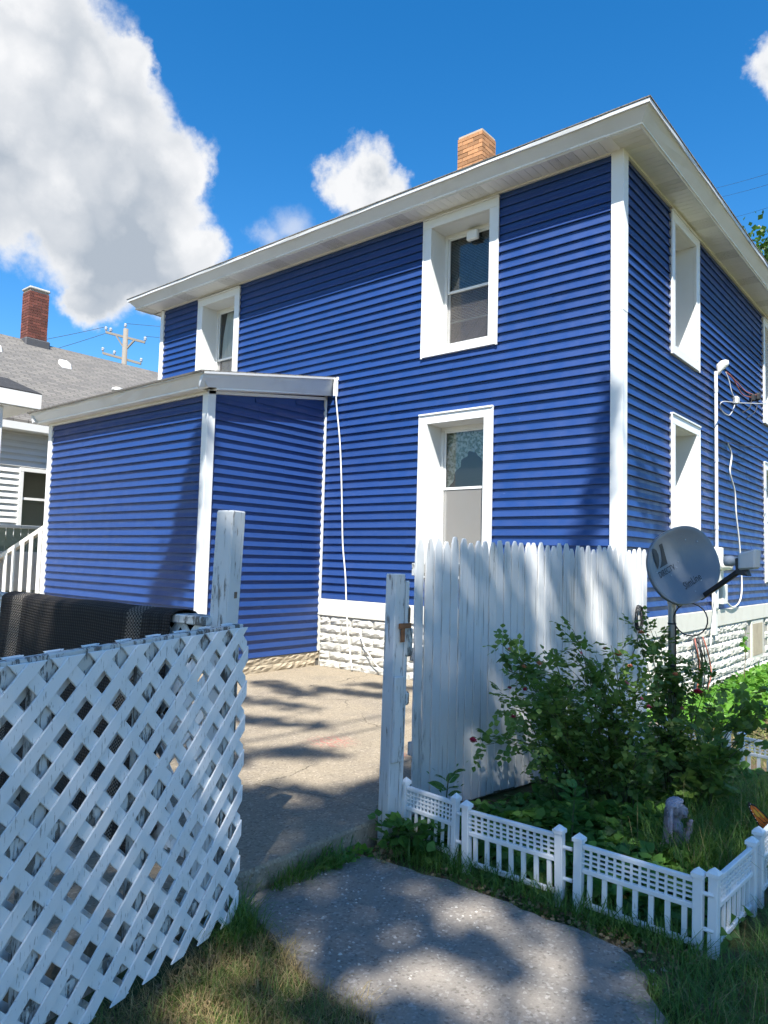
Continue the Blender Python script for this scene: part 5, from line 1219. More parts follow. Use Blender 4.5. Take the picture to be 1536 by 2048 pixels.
# ------------------------------------------------------------------ garden statue
def statue():
    bm = bmesh.new()
    def ball(p, r, sc=(1, 1, 1), rot=None):
        m = Matrix.Translation(p) @ (rot.to_4x4() if rot else Matrix.Identity(4)) @ Matrix.Diagonal((r*sc[0], r*sc[1], r*sc[2], 1))
        bmesh.ops.create_icosphere(bm, subdivisions=3, radius=1, matrix=m)
    # local: +x forward (face), z up
    ball((0, 0, 0.05), 0.10, (1.0, 0.85, 0.55)); ball((0.01, 0, 0.13), 0.07, (0.95, 0.85, 1.1)); ball((0.005, 0, 0.20), 0.055, (0.9, 1.0, 0.8))
    ball((0.015, 0, 0.245), 0.024); ball((0.03, 0, 0.295), 0.046, (0.98, 0.86, 1.12))
    ball((0.078, 0, 0.290), 0.009, (1, .8, 1.3)); ball((0.066, 0, 0.262), 0.014, (1, 1, .7)); ball((0.070, 0, 0.277), 0.010, (0.9, 1.6, .6)); ball((0.066, 0, 0.312), 0.016, (1, 1.8, .6))
    ball((0.004, 0, 0.308), 0.054, (0.95, 0.96, 1.0))
    for t in np.linspace(0, 1, 18): ball((-0.032-0.012*t, 0, 0.29-0.18*t), 0.042, (0.7, 1.12, 0.8))
    ball((0.05, 0.028, 0.287), 0.016); ball((0.05, -0.028, 0.287), 0.016)
    for s_ in (-1, 1):
        for t in np.linspace(0, 1, 9): ball(Vector((0.0, s_*0.058, 0.20)).lerp(Vector((0.055, s_*0.052, 0.13)), t), 0.024-0.003*t)
        for t in np.linspace(0, 1, 8): ball(Vector((0.055, s_*0.052, 0.13)).lerp(Vector((0.092, s_*0.014, 0.185)), t), 0.020-0.004*t)
        ball((0.096, s_*0.010, 0.205), 0.016, (0.8, .55, 1.4))
        for k in range(4):
            for t in np.linspace(0, 1, 5): ball((0.088+0.0065*k+0.004*t, s_*0.008, 0.215+0.028*t-0.002*abs(k-1.5)), 0.0052)
        for t in np.linspace(0, 1, 4): ball((0.082-0.002*t, s_*0.009, 0.205+0.016*t), 0.0055)
    me = bpy.data.meshes.new('body'); bm.to_mesh(me); bm.free()
    ob = bpy.data.objects.new('tmp', me); link(ob); md = ob.modifiers.new('r', 'REMESH'); md.mode = 'VOXEL'; md.voxel_size = 0.0042; md.use_smooth_shade = True
    m2 = ob.modifiers.new('s', 'SMOOTH'); m2.factor = 0.5; m2.iterations = 2
    dg = bpy.context.evaluated_depsgraph_get(); res = bpy.data.meshes.new_from_object(ob.evaluated_get(dg)); bpy.data.objects.remove(ob)
    res.materials.append(M['statue_stone']); res.name = 'body'
    for p in res.polygons: p.use_smooth = True
    root = thing('garden_statue', 'small grey stone statue of a praying child with long hair in the flower bed', 'statue', (1.585, -3.16, -0.11), rotz=math.atan2(r_.y, r_.x)-0.15)
    root.scale = (0.88, 0.88, 0.88)
    b = bpy.data.objects.new('body', res); link(b); b.parent = root
    mb = MB(); c0 = Vector((0.012, 0, 0.308)); Rr = 0.056
    for k in range(21):
        phi = -1.42+2.84*k/20; pts = []; rad = []; ae = 2.75-0.55*abs(phi)/1.4
        for i in range(22):
            t = i/21
            if t < 0.5:
                a0_ = 0.80+0.28*abs(phi); a = a0_+(ae+0.15-a0_)*(t/0.5); p = c0+Vector((math.cos(a)*Rr*1.02, math.sin(phi)*Rr*(0.55+0.42*min(1, t/0.25)), math.sin(a)*Rr*1.05*math.cos(phi*0.82)+0.004)); last = p
            else:
                q = (t-0.5)/0.5; p = last+Vector((-0.016*q+0.012*q*q, 0.012*q*math.sin(phi), -0.19*q))
            w = 0.0062*math.sin(t*24+k*2.1); pts.append((p.x+w*0.6, p.y+w, p.z+w*0.5)); rad.append((0.0098 if k % 2 else 0.0062)*(0.75+0.25*math.sin(math.pi*t)))
        mb.tube(pts, rad, 6)
    h = mb.build('hair', 'statue_hair', None, smooth=True); h.parent = root
statue()

# ------------------------------------------------------------------ butterfly ornament
def butterfly():
    C = at(1556, 1668, 3.96)
    root = thing('butterfly_ornament', 'orange and black butterfly garden ornament above the edging at the right edge', 'ornament', (C.x, C.y, -0.13))
    rr2 = Vector((r_.x, r_.y, 0)); up = Vector((0, 0, 1)); fw = -Vector((f_.x, f_.y, 0)).normalized()
    def W(a, b, n, s_): # wing plane tilted back from the body
        d = (rr2*s_*0.86 + fw*(-0.25))*a + up*b + fw*n
        return C + d
    fore = [(0.0, 0.0), (0.03, 0.055), (0.08, 0.105), (0.13, 0.145), (0.165, 0.155), (0.168, 0.135), (0.150, 0.095), (0.125, 0.06), (0.105, 0.03), (0.05, -0.005)]
    hind = [(0.0, 0.0), (0.06, 0.0), (0.11, 0.015), (0.118, -0.02), (0.10, -0.06), (0.06, -0.085), (0.02, -0.06)]
    for s_ in (-1, 1):
        for sh, nm in ((fore, 'forewing'), (hind, 'hindwing')):
            mb = MB(); mb.extrude([W(a, b, 0.0 if sh is fore else -0.004, s_) for a, b in sh], fw*0.003); w = mb.build(nm, 'butterfly_black', root)
            n0 = 0.0032 if sh is fore else -0.0008
            def ins(q, k):
                cx_ = sum(p[0] for p in q)/len(q); cy_ = sum(p[1] for p in q)/len(q); return [(cx_+(p[0]-cx_)*k, cy_+(p[1]-cy_)*k) for p in q]
            MB().extrude([W(a, b, n0, s_) for a, b in ins(sh, 0.80)], fw*0.0012).build('wing_panel', 'butterfly_orange', w)
            for q in (((0.10, 0.085), (0.125, 0.118), (0.140, 0.118), (0.118, 0.078)), ((0.075, 0.085), (0.105, 0.112), (0.112, 0.105), (0.085, 0.075))) if sh is fore else (((0.08, -0.01), (0.10, -0.005), (0.098, -0.03), (0.078, -0.03)),):
                MB().extrude([W(a, b, n0+0.0014, s_) for a, b in q], fw*0.001).build('wing_cell', 'butterfly_yellow', w)
            for q in (((0.0, 0.0), (0.145, 0.135)), ((0.02, 0.01), (0.135, 0.095)), ((0.03, 0.008), (0.115, 0.055)), ((0.04, 0.06), (0.085, 0.055))) if sh is fore else (((0.0, 0.0), (0.11, -0.015)), ((0.01, -0.01), (0.09, -0.055)), ((0.01, -0.02), (0.05, -0.075))):
                MB().tube([W(*q[0], n0+0.002, s_), W(*q[1], n0+0.002, s_)], 0.0013, 5).build('wing_vein', 'butterfly_black', w)
            if sh is fore:
                for (a, b) in ((0.155, 0.146), (0.160, 0.130), (0.150, 0.112), (0.140, 0.095), (0.128, 0.072), (0.118, 0.056)):
                    p = W(a, b, 0.004, s_); MB().tube([p, p+fw*0.001], 0.0026, 6).build('wing_dot', 'butterfly_dot', w)
    MB().tube([C-up*0.06+fw*0.006, C+fw*0.008, C+up*0.05+fw*0.006], [0.004, 0.008, 0.005], 8).build('body', 'butterfly_black', root)
    MB().tube([(C.x, C.y, -0.2), C-up*0.05], 0.003, 6).build('stake', 'wire', root)
butterfly()

# ------------------------------------------------------------------ rose bushes
def bez(a, b, c, t): return a*(1-t)**2 + b*2*t*(1-t) + c*t*t
def rose_bush(base, ends, label, seed, lsize=0.041, flowers=(), density=1.0, group='rose bushes in the flower bed'):
    rs = np.random.default_rng(seed); root = thing('rose_bush', label, 'rose bush', base, group)
    mb = MB(); P = []; D = []; N = []; S = []; Cc = []
    B = np.array(base)
    for e in ends:
        e = np.array(e); b0 = B+np.array([rs.uniform(-.10, .10), rs.uniform(-.10, .10), 0]); mid = (b0+e)/2+np.array([(e-b0)[0]*-.15, (e-b0)[1]*-.15, 0.22*np.linalg.norm(e-b0)])
        pts = [bez(b0, mid, e, t) for t in np.linspace(0, 1, 9)]; mb.tube([tuple(p) for p in pts], [0.006*(1-0.75*i/8) for i in range(9)], 5)
        L = np.linalg.norm(e-b0); nn = int(L/0.042*density); ta = rs.uniform(0.16, 1.0, nn); ta[-1:] = 1.0
        for t in ta:
            p = bez(b0, mid, e, t); tan = bez(b0, mid, e, min(1, t+0.05))-bez(b0, mid, e, max(0, t-0.05)); tan /= np.linalg.norm(tan)+1e-9
            d = rs.normal(size=3); d[2] += 0.15; d = d/np.linalg.norm(d)+tan*0.5; d /= np.linalg.norm(d)
            ln = rs.uniform(0.07, 0.14); side = np.cross(d, [0, 0, 1.0]); side /= np.linalg.norm(side)+1e-9
            shade = rs.random()
            nv = np.cross(side, d); nv = nv*(1 if nv[2] > 0 else -1)+rs.normal(size=3)*0.35
            for j, (q, sg) in enumerate(((0.45, 1), (0.45, -1), (0.78, 1), (0.78, -1), (1.0, 0))):
                lp = p+d*ln*q; ld = (d*0.45+side*sg*0.9) if sg else d
                P.append(lp); D.append(ld+rs.normal(size=3)*0.15+np.array([0, 0, -0.15])); N.append(nv); S.append(lsize*rs.uniform(0.7, 1.25)); Cc.append(np.clip(shade*0.7+rs.random()*0.3, 0, 1))
    mb.build('canes', 'cane', root, smooth=True)
    fo = mobj('foliage', leaves_mesh('foliage', np.array(P), np.array(D), np.array(N), np.array(S), 'leaf_rose', 1.15, col=np.array(Cc)), root); stuff(fo)
    for (fp, mat, sz) in flowers:
        f = MB(); fr = random.Random(int(1000*(fp[0]+fp[1]+fp[2])))
        for k in range(11):
            a = fr.uniform(0, 6.28); tl = fr.uniform(0.1, 1.2); d = Vector((math.cos(a)*math.sin(tl), math.sin(a)*math.sin(tl), math.cos(tl))); s_ = d.cross(Vector((0.1, 0.2, 1))).normalized(); c_ = Vector(fp)
            w = sz*fr.uniform(.45, .7); f.add([c_, c_+d*sz*.6-s_*w, c_+d*sz+Vector((0, 0, fr.uniform(-.3, .2)))*sz, c_+d*sz*.6+s_*w], [(0, 1, 2, 3)])
        f.build('bloom', mat, root, smooth=True)
    return root
def A3(px, py, t): v = at(px, py, t); return (v.x, v.y, v.z)
def hull(c, r, n, seed, zmin=0.05):
    rs = np.random.default_rng(seed); out = []
    while len(out) < n:
        d = rs.normal(size=3); d /= np.linalg.norm(d); d *= rs.uniform(0.55, 1.0)
        p = np.array(c)+d*np.array(r)
        if p[2] > zmin: out.append(tuple(p))
    return out
e1 = [A3(1002, 1288, 4.42), A3(1035, 1318, 4.45), A3(1062, 1335, 4.5), A3(1000, 1385, 4.3), A3(985, 1478, 4.1), A3(962, 1492, 4.0), A3(1010, 1335, 4.4), A3(1090, 1370, 4.4), A3(1020, 1420, 4.2), A3(1090, 1420, 4.3), A3(1040, 1480, 4.2), A3(1100, 1330, 4.6), A3(1010, 1300, 4.5), A3(1050, 1380, 4.3)] + hull((0.62, -2.75, 0.45), (0.34, 0.42, 0.46), 15, 3)
rose_bush((0.78, -2.75, -0.1), e1, 'rose bush with small red blooms leaning on the white picket fence', 21,
          flowers=[(A3(945, 1485, 3.98), 'rose_red', 0.032), (A3(1020, 1378, 4.28), 'rose_red', 0.022), (A3(1050, 1382, 4.28), 'rose_red', 0.022), (A3(1026, 1436, 4.18), 'rose_red', 0.022), (A3(1078, 1331, 4.42), 'rose_wilted', 0.03), (A3(1048, 1336, 4.4), 'rose_wilted', 0.02), (A3(1018, 1300, 4.4), 'rose_wilted', 0.016), (A3(1162, 1308, 4.5), 'rose_pink', 0.015)])
e2 = [A3(1145, 1258, 4.6), A3(1140, 1280, 4.6), A3(1222, 1290, 4.75), A3(1190, 1310, 4.7), A3(1250, 1320, 4.75), A3(1130, 1330, 4.6), A3(1180, 1350, 4.5), A3(1240, 1370, 4.5), A3(1150, 1400, 4.4), A3(1300, 1380, 4.6), A3(1280, 1340, 4.8)] + hull((1.02, -2.62, 0.42), (0.42, 0.45, 0.50), 23, 5)
rose_bush((1.02, -2.6, -0.1), e2, 'tall rose bush in the middle of the bed with wilted blooms', 22,
          flowers=[(A3(1236, 1312, 4.7), 'rose_wilted', 0.035), (A3(1210, 1300, 4.7), 'rose_wilted', 0.022), (A3(1260, 1335, 4.7), 'rose_wilted', 0.025), (A3(1252, 1370, 4.5), 'rose_pink', 0.028), (A3(1298, 1417, 4.4), 'rose_red', 0.024), (A3(1283, 1400, 4.4), 'rose_pink', 0.02), (A3(1328, 1338, 4.9), 'rose_white', 0.03)])
e3 = [A3(1290, 1235, 5.3), A3(1310, 1262, 5.2), A3(1275, 1270, 5.2), A3(1340, 1290, 5.2), A3(1300, 1300, 5.1), A3(1395, 1320, 5.0), A3(1270, 1255, 5.3), A3(1360, 1330, 5.0), A3(1420, 1360, 4.9)] + hull((1.28, -2.0, 0.42), (0.42, 0.36, 0.50), 20, 7)
rose_bush((1.25, -2.05, -0.1), e3, 'rose bush growing round the satellite dish mast', 23,
          flowers=[(A3(1396, 1388, 4.8), 'rose_red', 0.045), (A3(1282, 1268, 5.15), 'rose_wilted', 0.03), (A3(1296, 1272, 5.15), 'rose_pink', 0.018), (A3(1350, 1352, 4.85), 'rose_wilted', 0.028), (A3(1365, 1420, 4.6), 'rose_pink', 0.022)])
e4 = [A3(1530, 1372, 4.5), A3(1500, 1400, 4.5), A3(1536, 1420, 4.4), A3(1475, 1450, 4.5), A3(1510, 1460, 4.4), A3(1440, 1430, 4.5), A3(1540, 1470, 4.3)] + hull((1.52, -2.45, 0.30), (0.30, 0.40, 0.34), 14, 9)
rose_bush((1.55, -2.5, -0.1), e4, 'loose open rose bush with broad leaves at the right of the bed', 24, lsize=0.052, density=0.75)

# feathery plant
def feather_plant(base, hgt, label, seed, mat='leaf_fern', nleaf=15, name='fern_plant'):
    rs = np.random.default_rng(seed); root = thing(name, label, 'plant', base); P = []; D = []; N = []; S = []
    B = np.array(base); mb = MB(); mb.tube([tuple(B), tuple(B+[0.01, 0, hgt*.5]), tuple(B+[0.02, 0.01, hgt])], [0.006, 0.005, 0.003], 6); mb.build('stem', 'cane', root)
    for i in range(nleaf):
        z = hgt*(0.35+0.65*i/nleaf); a = i*2.4+rs.uniform(-.3, .3); d = np.array([math.cos(a), math.sin(a), 0.45+0.5*i/nleaf]); d /= np.linalg.norm(d); ln = rs.uniform(0.10, 0.17)
        p0 = B+np.array([0.015, 0.005, z]); side = np.cross(d, [0, 0, 1.0]); side /= np.linalg.norm(side); nv = np.cross(side, d)
        for q in np.linspace(0.15, 1, 13):
            c = p0+d*ln*q-np.array([0, 0, 0.05*q*q*ln/0.15])
            for sg in (1, -1):
                P.append(c); D.append(d*0.6+side*sg); N.append(nv+rs.normal(size=3)*.2); S.append(ln*0.30*math.sin(math.pi*(0.15+0.8*q))+0.006)
        P.append(p0+d*ln); D.append(d); N.append(nv); S.append(0.03)
    stuff(mobj('fronds', leaves_mesh('fronds', np.array(P), np.array(D), np.array(N), np.array(S), mat, 0.55), root))
b_ = (1.13, -3.52, -0.1); feather_plant(b_, 0.36, 'feathery bright green plant behind the middle edging panel', 4)
feather_plant((0.44, -3.78, -0.08), 0.33, 'feathery dark plant at the foot of the picket fence', 6, nleaf=9)
feather_plant((2.02, -1.42, -0.1), 0.30, 'feathery weed beside the back edging at the right edge', 8, nleaf=12)
def seedling(base, hgt, label, seed, n=12, ls=0.06):
    rs = np.random.default_rng(seed); root = thing('seedling', label, 'plant', base); B = np.array(base)
    MB().tube([tuple(B), tuple(B+[0.03, 0.0, hgt*.5]), tuple(B+[0.02, 0.03, hgt])], [0.006, 0.005, 0.003], 5).build('stem', 'cane_brown', root)
    P = np.array([B+np.array([0.02, 0.02, hgt*rs.uniform(.55, 1.0)]) for _ in range(n)]); D = rand_dirs(n, 0.4)
    mobj('foliage', leaves_mesh('foliage', P, D, rand_dirs(n, 1.5), rs.uniform(.7, 1.2, n)*ls, 'leaf_bright', 1.1), root)
seedling((0.30, 3.75, -0.14), 0.82, 'yellow green seedling standing against the white stone foundation', 3, 16, 0.075)

# ------------------------------------------------------------------ ground cover, weeds, grass
bed = [(0.32, -3.95), (2.02, -4.0), (2.05, -1.2), (0.75, -1.0)]
def scatter(poly, n):
    xs = [p[0] for p in poly]; ys = [p[1] for p in poly]; P = np.stack([rng.uniform(min(xs), max(xs), n*3), rng.uniform(min(ys), max(ys), n*3)], 1); P = P[in_poly(P, poly)][:n]
    return P
def cover(name, poly, n, hmin, hmax, size, mat, label, cat='ground cover', wid=1.3):
    p = scatter(poly, n); k = len(p); hn = np.array([noise.noise(Vector((x*2.3, y*2.3, 4)))*0.5+0.5 for x, y in p])
    z = GZ+0.01+hmin+(hmax-hmin)*hn*rng.random(k)**0.6
    P = np.column_stack([p, z]); D = rand_dirs(k, 0.1); D[:, 2] *= 0.35; N = rand_dirs(k, 2.2)
    o = mobj(name, leaves_mesh(name, P, D, N, size*rng.uniform(0.6, 1.3, k), mat, wid)); stuff(o); tag(o, label, cat); return o
cover('ground_cover', bed, 8500, 0.0, 0.20, 0.062, 'leaf_cover', 'dark green leafy ground cover filling the flower bed')
cover('leafy_weeds', [(0.10, 0.3), (1.05, 0.6), (1.1, 8), (0.08, 8)], 6500, 0.0, 0.15, 0.075, 'leaf_bright', 'bright sunlit green weeds along the right foundation')
cover('weed_patch', [(0.20, -4.18), (0.60, -4.16), (0.62, -3.75), (0.33, -3.70)], 420, 0.0, 0.24, 0.058, 'leaf_cover', 'leafy weeds at the foot of the gate post')
cover('step_weeds', [(0.19, -4.60), (0.30, -4.60), (0.33, -4.28), (0.20, -4.25)], 60, 0.0, 0.09, 0.050, 'leaf_bright', 'small bright weeds growing beside the patio step')
def grass(name, poly, n, h, w, mat, label, bend=0.6, clump=0.0, pts=None, lean=None):
    p = scatter(poly, n) if pts is None else pts
    if clump:
        nv = np.array([noise.noise(Vector((x*clump, y*clump, 9)))+0.5*noise.noise(Vector((x*clump*2.7, y*clump*2.7, 2))) for x, y in p]); p = p[nv > -0.05]
    k = len(p); P = np.column_stack([p, np.full(k, GZ-0.02)])
    o = mobj(name, blades_mesh(name, P, rng.uniform(h[0], h[1], k), rng.uniform(w[0], w[1], k), rng.uniform(0.1, bend*2, k), mat, lean=lean)); stuff(o); tag(o, label, 'grass'); return o
left = [(0.36, -5.22), (0.62, -5.30), (0.92, -5.40), (1.25, -5.40), (1.36, -5.60), (1.6, -5.85), (1.4, -6.6), (0.6, -6.6)]
grass('dry_grass', left, 8200, (0.03, 0.10), (0.002, 0.004), 'grass_dry', 'dry straw coloured grass beside the lattice gate', 0.9)
grass('lawn_grass', left, 7000, (0.04, 0.12), (0.002, 0.0045), 'grass_blade', 'patchy green grass between the lattice gate and path', 0.7, clump=3.5)
grass('gate_grass', [(0.30, -5.20), (0.52, -5.26), (0.50, -5.42), (0.36, -5.40)], 420, (0.08, 0.20), (0.003, 0.006), 'grass_green', 'green grass tuft at the free end of the lattice gate', 0.7)
grass('step_grass', [(0.20, -4.95), (0.27, -4.95), (0.30, -4.45), (0.20, -4.45)], 380, (0.07, 0.19), (0.004, 0.009), 'grass_green', 'broad bladed grass growing along the patio step', 0.8)
PE = [(0.30, -4.33), (0.8, -4.26), (1.1, -4.27), (1.45, -4.25), (1.72, -4.30), (1.90, -4.42), (2.03, -4.66), (2.10, -5.0), (2.10, -5.4)]
PL = [(0.34, -5.19), (0.62, -5.26), (0.92, -5.36), (1.25, -5.36), (1.35, -5.55), (1.6, -5.8)]
def along(pl, n, w):
    out = []
    for _ in range(n):
        i = rng.integers(0, len(pl)-1); t = rng.random(); out.append((pl[i][0]+(pl[i+1][0]-pl[i][0])*t+rng.normal()*w, pl[i][1]+(pl[i+1][1]-pl[i][1])*t+rng.normal()*w))
    return np.array(out)
grass('creeping_grass', None, 0, (0.03, 0.10), (0.002, 0.005), 'grass_green', 'grass creeping over the right edge of the path', 0.9, clump=5.0, pts=along(PE, 1500, 0.022))
grass('edge_straw', None, 0, (0.03, 0.10), (0.002, 0.004), 'grass_dry', 'dry grass creeping over the left edge of the path', 0.9, clump=4.0, pts=along(PL, 1600, 0.03))
right = [(1.80, -4.27), (2.05, -4.16), (2.14, -4.0), (2.16, -2.6), (3.6, -2.6), (3.6, -6.2), (2.20, -6.2), (2.16, -5.2), (2.08, -4.7), (1.95, -4.42)]
grass('shade_grass', right, 26000, (0.05, 0.15), (0.002, 0.0045), 'grass_green', 'shaded green lawn right of the path and edging', 0.8)
grass('shade_straw', right, 3500, (0.05, 0.16), (0.0015, 0.003), 'grass_dry', 'pale dry blades mixed into the shaded right lawn', 0.9)
grass('edging_grass', [(0.35, -4.22), (0.9, -4.20), (1.5, -4.19), (2.0, -4.20), (2.02, -4.03), (0.35, -4.0)], 1500, (0.05, 0.17), (0.003, 0.008), 'grass_green', 'long grass growing along the foot of the front edging', 0.8)
grass('bed_grass', [(1.45, -3.4), (2.02, -3.4), (2.04, -1.7), (1.5, -1.9)], 3000, (0.12, 0.36), (0.003, 0.008), 'grass_green', 'tall soft grass growing behind the statue', 0.6)
grass('bed_straw', [(1.45, -3.6), (2.02, -3.6), (2.04, -1.7), (1.5, -1.9)], 260, (0.2, 0.48), (0.0015, 0.003), 'grass_dry', 'pale dry stalks in the right part of the flower bed', 0.5)
grass('side_lawn', [(0.75, -0.6), (3.5, -0.6), (3.5, 9), (1.0, 9)], 15000, (0.03, 0.10), (0.003, 0.006), 'grass_blade', 'sunlit lawn beyond the flower bed beside the house', 0.9)
grass('side_straw', [(0.75, -0.6), (3.5, -0.6), (3.5, 5), (0.8, 5)], 9000, (0.02, 0.08), (0.003, 0.006), 'grass_dry', 'sunlit straw coloured grass beyond the back edging', 0.9)
# litter and pebbles
def litter(name, poly, n, size, mat, label):
    p = scatter(poly, n); k = len(p); P = np.column_stack([p, np.full(k, GZ+0.012)+rng.uniform(0, .012, k)]); D = rand_dirs(k); D[:, 2] *= 0.25
    o = mobj(name, leaves_mesh(name, P, D, rand_dirs(k, 2.0), size*rng.uniform(.5, 1.4, k), mat, 1.1)); stuff(o); tag(o, label, 'leaf litter')
litter('leaf_litter', [(0.22, -4.45), (0.42, -4.36), (0.42, -4.05), (0.25, -4.05)], 170, 0.028, 'litter', 'brown leaf litter at the foot of the gate post')
litter('bark_litter', [(0.7, -4.28), (1.5, -4.27), (1.98, -4.36), (2.02, -4.12), (0.7, -4.15)], 420, 0.02, 'litter', 'dry litter between the path and front edging')
litter('soil_litter', [(0.42, -5.28), (1.3, -5.42), (1.5, -6.3), (0.62, -6.4)], 700, 0.018, 'litter', 'dry bits strewn over the bare soil by the gate')
def pebbles(n, poly, z, label, smin=0.006, smax=0.022):
    mb = MB(); p = scatter(poly, n); rr = random.Random(5)
    for x, y in p:
        s_ = rr.uniform(smin, smax)**1.0; bm_v = []
        for k in range(6):
            a = k*math.pi/3; bm_v.append((x+s_*math.cos(a)*rr.uniform(.7, 1.2), y+s_*math.sin(a)*rr.uniform(.6, 1.1), z+s_*0.2*rr.random()))
        bm_v.append((x, y, z+s_*0.75)); mb.add(bm_v, [(k, (k+1) % 6, 6) for k in range(6)]+[tuple(range(6))[::-1]])
    o = mb.build('gravel', 'pebble'); stuff(o); tag(o, label, 'gravel')
pebbles(22, [(1.3, -4.30), (1.75, -4.34), (2.02, -4.5), (2.05, -4.2), (1.3, -4.2)], GZ, 'small pale stones where the path meets the edging corner')
pebbles(160, [(0.22, -5.1), (1.2, -5.3), (1.2, -4.4), (0.22, -4.45)], -0.115, 'loose grit scattered on the grey path', 0.003, 0.009)

# ------------------------------------------------------------------ trees
def limb_tree(name, label, base, h, crown_pts, r0, seed, leaf_me, group=None, lr=0.16):
    root = thing(name, label, 'tree', base, group); rs = random.Random(seed); B = Vector(base); top = B+Vector((0, 0, h))
    mb = MB(); pts = [B+Vector((rs.uniform(-.1, .1)*i, rs.uniform(-.1, .1)*i, h*i/6)) for i in range(7)]; mb.tube(pts, [r0*(1-0.10*i) for i in range(7)], 12); mb.build('trunk', 'bark', root, smooth=True)
    mb = MB()
    for c in crown_pts:
        c = Vector(c); st = pts[rs.choice([3, 4, 5, 6])]; mid = (st+c)/2+Vector((rs.uniform(-.3, .3), rs.uniform(-.3, .3), rs.uniform(.1, .6)))
        P_ = [st*(1-t)**2+mid*2*t*(1-t)+c*t*t for t in np.linspace(0, 1, 7)]; mb.tube(P_, [r0*lr*(1-0.95*t) for t in np.linspace(0, 1, 7)], 6)
    mb.build('limbs', 'bark', root, smooth=True)
    stuff(mobj('crown', leaf_me, root)); return root
# far tree at the right edge, seen past the eaves
cc = at(1655, 630, 24); n = 26000
cl = rand_dirs(70)*rng.uniform(0.55, 1.0, (70, 1))*np.array([3.2, 3.2, 3.4])+np.array(cc)
P = cl[rng.integers(0, 70, n)]+rng.normal(size=(n, 3))*0.46
limb_tree('broadleaf_tree', 'sunlit green tree showing past the eaves at the right edge', (cc.x, cc.y, GZ), cc.z-1.5, [tuple(c) for c in cl[:24]], 0.22, 3, leaves_mesh('crown', P, rand_dirs(n), rand_dirs(n, 1.2), rng.uniform(0.13, 0.24, n), 'leaf_tree', 1.2, simple=True))
# shade trees standing behind the viewer; their crowns throw the dappled shade
K = np.array([KX, KY])
main_poly = [(-2.2, -7.3), (-2.4, -5.2), (-1.5, -4.55), (-0.85, -4.30), (-0.55, -4.0), (-0.25, -3.70), (-0.48, -3.0), (-0.45, -2.0), (-0.42, -1.2), (-0.40, -0.35), (0.2, -0.15), (0.7, -0.45), (1.2, -0.75), (1.9, -1.0), (3.3, -1.4), (3.6, -7.3)]
gaps = [(x+.047, y-.07, r) for x, y, r in ((1.07, -4.51, .155), (1.33, -4.54, .125), (1.56, -4.56, .14), (1.24, -5.06, .205), (1.47, -5.00, .14), (1.66, -4.82, .155), (.72, -5.24, .11), (1.17, -5.24, .12), (0.30, -4.28, .07), (1.70, -5.15, .12))]
gaps += [(-.34, -1.46, .12), (-.24, -1.57, .105), (-.13, -1.68, .10), (-.02, -1.78, .09), (-.20, -.72, .12), (-.08, -.85, .115), (.04, -.98, .10), (-.12, -.28, .15), (.08, -.22, .12), (.25, -.36, .11), (.12, -2.30, .09), (.55, -2.0, .09), (.9, -1.5, .10), (.80, -5.85, .15), (1.02, -5.95, .11), (.9, -6.2, .15), (.66, -5.62, .08), (1.25, -6.05, .10), (1.5, -1.2, .12), (.30, -2.45, .11), (.52, -2.75, .09), (.76, -2.2, .11), (1.0, -2.6, .09), (1.2, -2.0, .11), (1.42, -2.6, .09), (.95, -1.25, .12), (1.5, -1.75, .11), (1.75, -2.3, .10), (1.9, -3.0, .10), (1.3, -3.25, .10), (0.75, -3.4, .09), (1.65, -3.55, .09), (1.05, -3.0, .08), (2.45, -4.3, .12), (2.7, -3.6, .14), (2.3, -3.3, .10)]
def fuzzy_keep(F):
    keep = np.ones(len(F), bool)
    for x, y, r in gaps:
        d = np.hypot(F[:, 0]-x, F[:, 1]-y)+rng.normal(size=len(F))*0.018
        keep &= d > r
    return keep
n = 18500
F = np.stack([rng.uniform(-2.6, 4.9, n*2), rng.uniform(-9.5, -0.1, n*2)], 1)
F = F[in_poly(F+rng.normal(size=F.shape)*0.05, main_poly)][:n]; F = F[fuzzy_keep(F)]
t = 14.6+3.0*rng.random(len(F))+1.2*np.array([noise.noise(Vector((a*.6, b*.6, 1))) for a, b in F])
P = np.column_stack([F+K*t[:, None], t])
limb_tree('shade_tree', 'tall leafy tree standing behind the viewpoint and shading the yard', (8.6, -15.4, GZ), 12.5, [tuple(P[i]+np.array([0, 0, 0.3])) for i in rng.integers(0, len(P), 46)], 0.30, 8, leaves_mesh('crown', P, rand_dirs(len(P)), rand_dirs(len(P), 2.0), rng.uniform(0.11, 0.18, len(P)), 'leaf_shade_tree', 1.2, simple=True), 'shade trees behind the viewpoint')
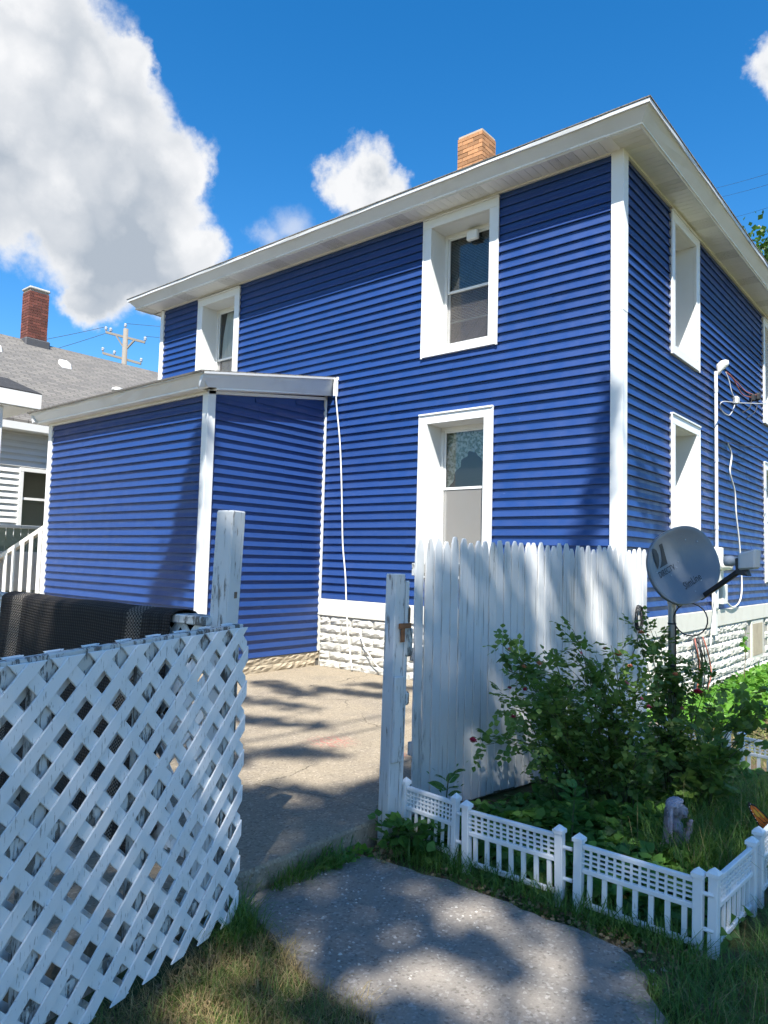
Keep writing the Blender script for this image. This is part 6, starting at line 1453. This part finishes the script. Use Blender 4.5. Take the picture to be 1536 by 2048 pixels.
# second, thinner tree: bands on the patio, soft shade on the addition and the house corner
Fs = []; ts = []
def bough(a, b, w, n, t0):
    a, b = np.array(a), np.array(b); q = rng.random(n)
    p = a+(b-a)*q[:, None]+rng.normal(size=(n, 2))*w*0.5
    Fs.append(p); ts.append(t0+rng.normal(size=n)*0.35)
bough((-5.74, -0.30), (-5.60, -0.75), 0.13, 420, 15.0); bough((-5.62, -0.7), (-5.35, -1.35), 0.20, 900, 15.0); bough((-5.60, -1.2), (-5.66, -1.75), 0.18, 700, 15.0)
for a, b, w, n in (((-3.4, -2.5), (-2.3, -2.2), .13, 170), ((-3.9, -1.5), (-2.8, -1.75), .12, 260), ((-3.1, -1.35), (-2.2, -1.1), .10, 230), ((-3.0, -0.75), (-2.2, -0.5), .09, 170), ((-2.6, -3.1), (-1.7, -2.65), .10, 220), ((-1.4, -3.6), (-1.0, -3.3), .12, 170), ((-3.6, -3.2), (-2.4, -3.5), .16, 380), ((-2.4, -4.2), (-1.3, -3.95), .12, 260), ((-3.4, -3.75), (-2.0, -3.75), .28, 900), ((-4.2, -4.5), (-2.6, -4.6), .5, 2200), ((-5.5, -5.5), (-2.6, -5.4), .7, 4200)): bough(a, b, w*1.5, int(n*0.9), 16.0)
bough((-1.10, 0.85), (-1.22, 1.5), .13, 130, 16.0); bough((-1.2, 1.5), (-1.50, 2.1), .11, 90, 16.0); bough((-0.7, 2.2), (-1.0, 2.7), .12, 170, 14.0); bough((-0.9, 1.9), (-1.05, 2.3), .08, 120, 14.0); bough((-.95, .35), (-1.1, .8), .16, 110, 16)
F2 = np.concatenate(Fs); t2 = np.concatenate(ts); P2 = np.column_stack([F2+K*t2[:, None], t2])
limb_tree('shade_tree', 'taller thin crowned tree standing behind the viewpoint on the left', (3.4, -15.5, GZ), 14.0, [tuple(P2[i]) for i in rng.integers(0, len(P2), 34)], 0.24, 9, leaves_mesh('crown', P2, rand_dirs(len(P2)), rand_dirs(len(P2), 2.0), rng.uniform(0.08, 0.15, len(P2)), 'leaf_shade_tree', 1.2, simple=True), 'shade trees behind the viewpoint')
